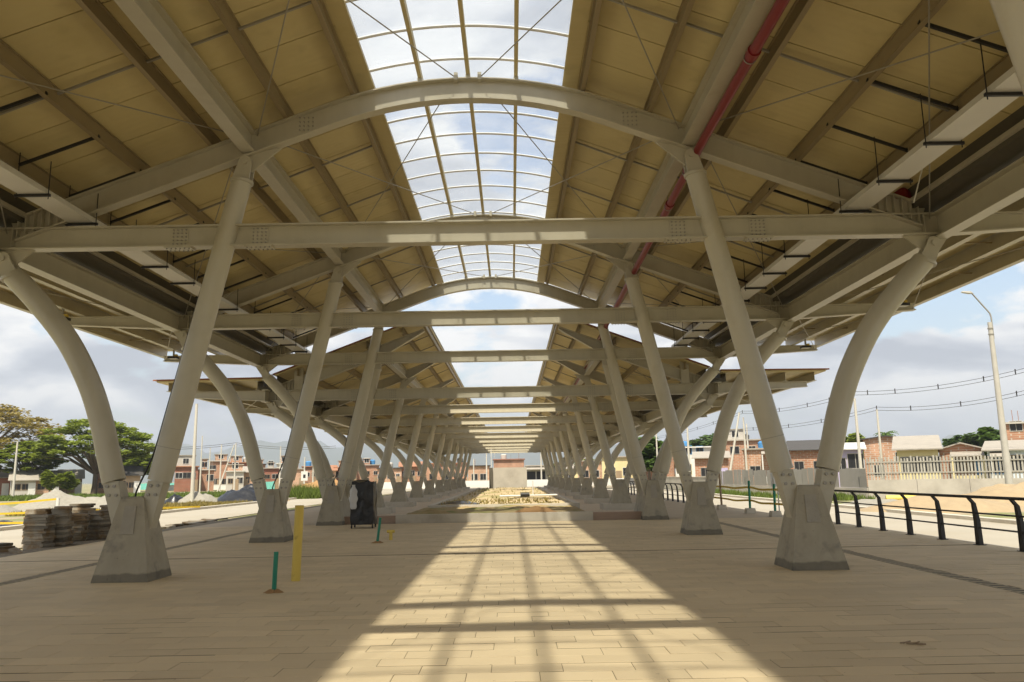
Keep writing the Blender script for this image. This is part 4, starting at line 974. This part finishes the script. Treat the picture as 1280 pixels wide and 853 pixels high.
house(1254, 1330, 529, 82, .1, 'brick_a', 'tall unfinished brick house above the pale blue one', 'flat', 8, [(-.3, 5.2, 1.2, 1.1)], roofm='render', grp=GR)
house(1078, 1136, 549, 84, .1, 'brick_b', 'bare pale brick gable house behind the slim pole', 'gable', 9, [(.28, 2.2, 1.0, 1.1), (-.2, .8, 1.1, 1.2)], roofm='darkroof', pitch=.12, grp=GR)
house(1040, 1078, 561, 78, .1, 'purple', 'small lilac house with white window by the column', 'shed', 7, [(.24, 1.6, 1.5, 1.5), (-.25, 1.4, 1.0, 1.3)], roofm='white', pitch=.1, grp=GR)
house(985, 1046, 562, 92, .1, 'brick_a', 'brick house with a black sheet roof right of the nearest strut', 'shed', 8, [(-.3, 1.4, 1.1, 1.2), (.1, 1.4, 1.1, 1.2)], (.36, .9, 2.1, 'wood'), roofm='darkroof', pitch=.16, grp=GR)
house(928, 986, 562, 97, .1, 'brick_b', 'low pale brick house with a white awning', 'flat', 8, [(-.25, 1.0, 1.3, 1.2), (.18, 1.0, 1.0, 1.2, 'purple')], (.38, .9, 2.1, 'white'), roofm='zinc', porch=(-.1, .5, 1.6, 'white'), grp=GR)
house(905, 962, 551, 112, .1, 'brick_a', 'two storey brick house behind the leaning white pole', 'flat', 9, [(-.28, 4.0, 1.3, 1.1), (.1, 4.0, 1.1, 1.1), (.3, 1.3, 1.2, 1.2)], roofm='zinc', upper=(-.45, -.05, 1.6, 'render'), grp=GR)
house(868, 910, 572, 99, .1, 'brick_a', 'brick cottage with zinc roof between the right columns', 'shed', 7, [(-.2, 1.0, 1.1, 1.1), (.15, 1.0, 1.0, 1.1)], (.36, .9, 2.0, 'purple'), roofm='zinc', pitch=.12, grp=GR)
house(843, 888, 560, 118, .1, 'white', 'white two storey house with blue windows', 'flat', 8, [(-.34, 4.2, 1.1, 1.3, 'blue'), (-.12, 4.2, 1.1, 1.3, 'blue'), (.2, 4.2, 1.1, 1.2, 'blue'), (-.2, 1.2, 1.6, 1.6, 'cream')], (.2, 1.0, 2.1, 'wood'), roofm='white', grp=GR)
house(793, 842, 563, 122, .1, 'brick_a', 'brick house seen between the second and third right columns', 'flat', 8, [(-.3, 3.6, 1.2, 1.1), (.2, 3.6, 1.2, 1.1), (.1, 1.1, 1.2, 1.2)], roofm='tile', grp=GR)
house(752, 792, 572, 125, .1, 'cream', 'yellowish house seen between the far right columns', 'flat', 8, [(-.2, 1.2, 1.2, 1.3), (.25, 1.2, 1.1, 1.3)], (.02, .9, 2.0, 'wood'), roofm='zinc', grp=GR)
house(722, 752, 577, 130, .1, 'brick_b', 'pale brick house behind the farthest right columns', 'flat', 8, [(-.2, 1.0, 1.2, 1.2), (.25, 1.0, 1.1, 1.2)], roofm='zinc', grp=GR)
# centre
house(617, 655, 575, 150, -.1, 'brick_a', 'brick house rising above the end wall', 'flat', 8, [(-.2, 2.2, 1.2, 1.0), (.1, 2.2, 1.6, 1.0), (.36, 2.2, 1.0, 1.0)], roofm='brick_c', grp=GC)
house(585, 612, 583, 146, -.1, 'brick_b', 'pale brick house left of the end wall', 'flat', 8, [(-.2, 1.0, 1.2, 1.2), (.2, 1.0, 1.2, 1.2)], roofm='darkroof', grp=GC)
house(657, 684, 583, 142, -.1, 'render', 'grey house with a dark porch right of the end wall', 'flat', 8, [(-.25, 1.0, 1.5, 1.4, 'dark'), (.2, 1.0, 1.5, 1.4, 'dark')], roofm='zinc', porch=(-.5, .5, 1.4, 'white'), grp=GC)
house(684, 722, 586, 150, -.1, 'cream', 'low cream house among trees right of the end wall', 'shed', 8, [(-.2, 1.0, 1.2, 1.2), (.2, 1.0, 1.2, 1.2)], roofm='zinc', pitch=.1, grp=GC)
house(530, 584, 580, 152, -.1, 'brick_a', 'row brick house seen between the far left columns', 'flat', 8, [(-.3, 1.2, 1.3, 1.2), (.0, 1.2, 1.2, 1.2), (.3, 1.2, 1.3, 1.2)], roofm='tile', grp=GC)
# left: a loose town in three rows
random.seed(21)
wl = ['brick_a', 'brick_c', 'brick_b', 'render', 'brick_a', 'brick_b']; rl = ['zinc', 'tile', 'darkroof', 'render']
words = {'brick_a': 'orange brick', 'brick_b': 'pale brick', 'brick_c': 'dark red brick', 'render': 'grey rendered', 'white': 'white'}
spec = [(219, 248, 584, 135, 'brick_c', 'flat', 'tile', 'long dark red brick house right of the nearest left strut'),
        (247, 268, 588, 140, 'brick_a', 'flat', 'render', 'low orange brick house behind the slim pole'),
        (262, 286, 577, 160, 'brick_a', 'flat', 'render', 'tall orange brick house above the left roofs'),
        (283, 305, 590, 128, 'render', 'flat', 'render', 'grey concrete house with two dark porch bays'),
        (287, 312, 579, 158, 'brick_c', 'flat', 'tile', 'dark red brick house behind the concrete porch house'),
        (304, 326, 590, 134, 'brick_b', 'shed', 'zinc', 'pale brick house right of the concrete porch house'),
        (311, 332, 581, 165, 'brick_a', 'flat', 'darkroof', 'orange brick house behind the second left curved column'),
        (330, 350, 586, 150, 'brick_c', 'flat', 'zinc', 'small dark brick house right of the second curved column'),
        (346, 362, 580, 172, 'white', 'flat', 'white', 'white house left of the second left strut'),
        (358, 380, 587, 145, 'brick_b', 'flat', 'zinc', 'pale brick house behind the second left strut'),
        (378, 398, 584, 155, 'brick_a', 'flat', 'tile', 'orange brick house behind the white square sign'),
        (396, 420, 588, 148, 'brick_b', 'shed', 'tile', 'pale brick house behind the double curved columns'),
        (418, 446, 585, 152, 'brick_c', 'flat', 'tile', 'dark red brick house left of the black bin'),
        (446, 474, 582, 158, 'brick_a', 'flat', 'zinc', 'orange brick house right of the black bin'),
        (472, 502, 586, 150, 'brick_b', 'flat', 'darkroof', 'pale brick house behind the fourth left columns'),
        (500, 531, 583, 155, 'brick_a', 'shed', 'tile', 'orange brick house behind the fifth left columns')]
for (a, b, t, Y, wm, rf, rm, lab) in spec:
    n = 2 if b-a < 24 else 3; top = atY((a+b)/2, t, Y).z+.12
    ws = [((k+.5)/n-.5+random.uniform(-.04, .04), max(.9, top-1.9), random.uniform(.7, 1.5), random.uniform(.8, 1.2)) for k in range(n) if random.random() < .8]
    if top > 4.6: ws += [((k+.5)/n-.5, 1.0, 1.2, 1.2) for k in range(n) if random.random() < .6]
    house(a, b, t, Y, -.12, wm, lab, rf, 8, ws, (random.choice((-.36, .05, .38)), .9, 2.0, 'wood'), roofm=rm, pitch=.12, upper=(random.uniform(-.48, -.2), random.uniform(0, .45), random.uniform(.9, 2.0), random.choice(('brick_a', 'brick_b', 'render'))) if rf == 'flat' and random.random() < .7 else None, grp=GL)
# shacks under the big trees
for (a, b, t, Y, wm, rm, lab) in ((-30, 14, 597, 118, 'brick_c', 'zinc', 'low shack with a zinc roof at the far left picture edge'), (14, 45, 600, 112, 'render', 'zinc', 'plank shack with a pale roof left of the big tree trunk'), (28, 52, 586, 135, 'render', 'render', 'grey blank-walled house behind the shacks'),
                                   (45, 74, 600, 114, 'brick_b', 'zinc', 'orange shack with a patched zinc roof'), (74, 103, 598, 120, 'wood', 'zinc', 'wooden shack left of the trunk of the big tree'), (120, 152, 599, 122, 'brick_b', 'tile', 'shack with a rusty roof right of the big tree trunk'), (150, 176, 594, 116, 'wood', 'darkroof', 'dark open shed behind the nearest left pedestal')):
    house(a, b, t, Y, -.12, wm, lab, 'shed', 6, [(-.25, .9, 1.0, .9, 'wood'), (.1, .9, .9, .9, 'wood')], (.36, .9, 1.9, 'white'), roofm=rm, pitch=.22, grp=GL)
o = empty('low_wall', tuple(atZ(250, 613, -.12)), 'long low white wall in front of the left brick houses', 'wall'); 
MB().box((-9, 0, 0), (10, .25, 1.0)).build('wall_run', 'white', o); MB().box((-9, -.05, 1.0005), (10, .3, 1.08)).build('coping', 'render', o)
def sheetfence(px0, px1, pyb, hgt, label):
    a, b = atZ(px0, pyb, -.12), atZ(px1, pyb, -.12); o = empty('net_fence', tuple(a), label, 'fence', 'teal netting fences'); L_ = b.x-a.x; n = max(3, int(L_/2))
    m = MB(); k2 = n*6
    for j in range(k2+1):
        x = L_*j/k2; y = .12*math.sin(j*1.3); m.v += [(x, y, .05), (x, y+.05, hgt*(1-.06*abs(math.sin(j*PI/6))))]
    for j in range(k2): m.f.append((2*j, 2*j+2, 2*j+3, 2*j+1))
    m.build('netting', 'teal', o)
    for j in range(n+1): MB().tube([(L_*j/n, .2, 0), (L_*j/n, .2, hgt+.15)], .05, 6).build('stake', 'wood', o)
sheetfence(290, 327, 613, 1.5, 'teal netting fence in front of the left brick houses')
sheetfence(158, 192, 613, 1.5, 'teal netting fence seen between the nearest left columns')
o = empty('end_fence', (-20, 123, -.05), 'pale low wall across the end of the road', 'wall'); MB().box((0, 0, 0), (17, .25, 1.0)).build('wall_run', 'white', o); MB().box((17.2, 0, 0), (44, .25, 1.0)).build('wall_run', 'white', o)

# ------------------------------------------------------------------ trees
def leaf_cloud(mb, c, rx, ry, rz, n, size, rng):
    for _ in range(n):
        v = Vector((rng.gauss(0, 1), rng.gauss(0, 1), rng.gauss(0, 1))).normalized()*(rng.random()**.45)
        p = Vector((c[0]+v.x*rx, c[1]+v.y*ry, c[2]+v.z*rz)); a = rng.uniform(0, 2*PI); tl = rng.uniform(-.7, .7); s_ = size*rng.uniform(.55, 1.3)
        d1 = Vector((math.cos(a), math.sin(a), math.sin(tl)*.6))*s_; d2 = Vector((-math.sin(a), math.cos(a), rng.uniform(-.5, .5)))*s_*.62
        b = len(mb.v); mb.v += [tuple(p-d1), tuple(p-d2), tuple(p+d1), tuple(p+d2)]; mb.f.append((b, b+1, b+2, b+3))
def tree(px, Y, zg_, pytop, wpx, label, kind='rain', leaf='leaf', seed=0, grp=None, size=.42, dens=1.0, trunk_r=None):
    rng = random.Random(seed); base = atY(px, 600, Y); top = atY(px, pytop, Y).z; h = top-zg_; R_ = wpx*Y/FPX/2
    o = empty('tree', (base.x, Y, zg_), label, 'tree', grp)
    mb = MB(); tk = MB(); cl = []
    r0 = trunk_r or h*.032
    if kind == 'rain':
        fork = Vector((rng.uniform(-.3, .3), 0, h*.26)); tk.tube([(0, 0, -.2), (0.1, 0, h*.12), tuple(fork)], [r0*1.3, r0, r0*.85], 9)
        n = 78
        for k in range(n):
            a = 2*PI*k*.618; q = math.sqrt((k+.5)/n)*rng.uniform(.9, 1.08); x, y = math.cos(a)*q*R_*.86, math.sin(a)*q*R_*.86
            z = h*(.94-.36*q**2.2)+rng.uniform(-.10, .03)*h; cl.append((x, y, z))
        for k in range(20):
            a = rng.uniform(0, 2*PI); q = rng.uniform(.35, .85); cl.append((math.cos(a)*q*R_, math.sin(a)*q*R_, h*rng.uniform(.42, .62)))
        for i, (x, y, z) in enumerate(cl):
            f = rng.uniform(.75, 1.25); leaf_cloud(mb, (x, y, z), R_*.145*f, R_*.145*f, h*.034*f, int(120*dens), size*.72, rng)
        for i in range(0, len(cl), 3):
            c = Vector(cl[i]); mid = fork.lerp(c, .5)+Vector((0, 0, h*.06)); tk.tube([tuple(fork), tuple(mid), tuple(c-Vector((0, 0, .2)))], [r0*.5, r0*.26, r0*.08], 6)
    else:
        tk.tube([(0, 0, -.2), (0, 0, h*.5)], [r0, r0*.5], 7)
        for k in range(34):
            v = Vector((rng.gauss(0, 1), rng.gauss(0, 1), rng.gauss(0, 1))).normalized()*(rng.random()**.4); c = (v.x*R_*.8, v.y*R_*.8, h*.62+v.z*h*.32)
            leaf_cloud(mb, c, R_*.27, R_*.27, h*.11, int(150*dens), size, rng)
            if k % 4 == 0: tk.tube([(0, 0, h*.35), c], [r0*.4, r0*.1], 5)
    tk.build('trunk', 'bark', o, 60); mb.build('crown', leaf, o)
    return o
GT = 'large trees at the left'
tree(-30, 125, -.12, 500, 215, 'wide ochre-tinged tree at the left picture edge', 'rain', 'leaf_y', 3, GT, size=.42, dens=1.2)
tree(30, 118, -.12, 548, 92, 'lower bright green tree in front of the ochre one', 'rain', 'leaf', 12, GT, size=.4, dens=.8)
tree(118, 120, -.12, 521, 165, 'broad green umbrella tree behind the nearest left column', 'rain', 'leaf', 5, GT, size=.42, dens=1.25)
tree(165, 150, -.12, 562, 80, 'dense green tree right of the umbrella tree', 'round', 'leaf', 6, GT, size=.5)
tree(85, 105, -.12, 588, 30, 'small banana-green shrub tree before the shacks', 'round', 'leaf', 8, GT, size=.35, dens=.6)
tree(63, 108, -.12, 585, 22, 'small leafy tree between two shacks', 'round', 'leaf', 9, GT, size=.35, dens=.6)
GT2 = 'trees behind the right houses'
tree(900, 150, .1, 541, 100, 'round dark green tree behind the right brick houses', 'round', 'leaf_d', 11, GT2, size=.6, dens=1.2)
tree(846, 150, .1, 552, 70, 'dark tree left of the round tree', 'round', 'leaf_d', 13, GT2, size=.6)
tree(812, 118, .1, 540, 62, 'tall dark tree between the second and third right columns', 'round', 'leaf_d', 14, GT2, size=.45, dens=1.3)
tree(1073, 125, .1, 541, 40, 'small green tree right of the nearest right column', 'round', 'leaf', 15, GT2, size=.5)
tree(1238, 105, .1, 531, 70, 'bushy green tree above the right house roofs', 'round', 'leaf_d', 16, GT2, size=.5, dens=1.3)
tree(1200, 130, .1, 543, 34, 'grey-green tree left of the bushy one', 'round', 'leaf_d', 17, GT2, size=.5, dens=.7)
tree(735, 135, .1, 574, 34, 'small tree seen through the far right columns', 'round', 'leaf', 18, GT2, size=.45)
tree(695, 140, .1, 580, 26, 'small tree right of the end wall', 'round', 'leaf', 19, GT2, size=.4, dens=.7)
# palms
def palm(px, Y, pytop, label, r=2.2):
    rng = random.Random(px); b = atY(px, 600, Y); top = atY(px, pytop, Y).z; h = top-.8; o = empty('palm_tree', (b.x, Y, .1), label, 'palm tree', 'palms on the right')
    MB().tube([(0, 0, -.2), (.15, 0, h*.5), (0, 0, h)], [.22, .16, .13], 8).build('trunk', 'bark', o, 60); m = MB()
    for k in range(26):
        a = 2*PI*k/26+rng.uniform(-.1, .1); el = rng.uniform(-.35, 1.1); P = []
        for j in range(7): t = j/6; P.append(Vector((math.cos(a)*r*t*math.cos(el*.6), math.sin(a)*r*t*math.cos(el*.6), h+r*(math.sin(el)*t-.75*t*t))))
        sd_ = Vector((-math.sin(a), math.cos(a), 0))
        for j in range(6):
            for sg in (-1, 1):
                p, q = P[j], P[j+1]; wv = r*.2*(1-abs(j/6-.4)); e_ = (p+q)/2+sd_*sg*wv-Vector((0, 0, wv*.5)); bb = len(m.v); m.v += [tuple(p), tuple(q), tuple(e_)]; m.f.append((bb, bb+1, bb+2))
    m.build('crown', 'leaf_d', o)
palm(1113, 115, 537, 'small palm above the brick house on the right', 2.0)
palm(1161, 150, 545, 'tiny distant palm above the cream house roof', 1.6)
# low green growth
def blades(name, spots, label, n, h, m_='grass', w_=.05):
    rng = random.Random(len(label)); m = MB()
    for (x0, x1, y0, y1, z) in spots:
        for _ in range(n):
            x, y = rng.uniform(x0, x1), rng.uniform(y0, y1); a = rng.uniform(0, PI); hh = h*rng.uniform(.4, 1.2)*(.6+.8*abs(noise.noise(Vector((x*.5, y*.5, 3))))); ln = rng.uniform(-.6, .6)*hh
            dx, dy = math.cos(a)*w_, math.sin(a)*w_; b = len(m.v); m.v += [(x-dx, y-dy, z), (x+dx, y+dy, z), (x+ln, y+ln*.4, z+hh)]; m.f.append((b, b+1, b+2))
    o = m.build(name, m_); o['kind'] = 'stuff'; o['label'] = label; o['category'] = 'grass'; return o
blades('grass_strip', [(-70, -20, 96, 104, -.12), (-60, -19.5, 84, 90, -.12)], 'green grass strip in front of the shacks and left houses', 9000, .55, w_=.12)
blades('weeds', [(-24.5, -19.4, 55, 60, -.12), (-28, -21, 44, 50, -.12)], 'yellowish weeds along the left road edge', 3500, .35, 'leaf_y', .05)
blades('tall_grass', [(-20.6, -17.2, 70, 76, -.12)], 'tall green grass clump under the white square sign', 3800, 1.25, 'grass', .05)
blades('wall_grass', [(19.2, 21.6, 62, 90, -.45), (20.5, 24.5, 54, 60, -.45)], 'grass tufts at the foot of the right sheet hoarding', 2500, .5, 'grass', .05)
blades('planter_weeds', [(-3.2, 2.5, 40, 88, .3), (-3.4, 2.2, 37, 44, .3)], 'sparse weeds growing in the planters', 330, .2, 'leaf_y', .04)

# ------------------------------------------------------------------ far mountains and the air before them
mt = MB(); n = 120; rows_ = 10
for j in range(rows_+1):
    for i in range(n+1):
        x = -4200+8400*i/n; t = j/rows_; y = 4300+t*1500
        hgt = (260+150*noise.noise(Vector((x*.0011, 0, 1.7)))+90*noise.noise(Vector((x*.003, 5, 0))))*(1.0 if x < -600 else .62 if x > 300 else .62+.38*(300-x)/900)
        z = -5+hgt*math.sin(min(1, t*1.25)*PI/2)*(1+.35*noise.fractal(Vector((x*.004, y*.004, 2)), 1.0, 2.0, 4)*(t > 0))
        mt.v.append((x, y, z))
for j in range(rows_):
    for i in range(n): mt.f.append((j*(n+1)+i, j*(n+1)+i+1, (j+1)*(n+1)+i+1, (j+1)*(n+1)+i))
M['forest'] = mat('forested_slope', (0.055, 0.075, 0.04), 0.95, var=0.3, scale=0.01)
struct(mt.build('mountains', 'forest', None, 60))
hz = MB().box((-4510, -1510, -1.5), (4510, 6510, 420)).build('haze', 'dirt'); stuff(hz)
vm = bpy.data.materials.new('haze_air'); vm.use_nodes = True; t = vm.node_tree; t.nodes.clear()
vo = t.nodes.new('ShaderNodeOutputMaterial'); pv = t.nodes.new('ShaderNodeVolumePrincipled'); pv.inputs['Density'].default_value = 0.00026; pv.inputs['Color'].default_value = (0.86, 0.92, 1.0, 1); pv.inputs['Anisotropy'].default_value = 0.2
t.links.new(pv.outputs[0], vo.inputs['Volume']); hz.data.materials.clear(); hz.data.materials.append(vm)
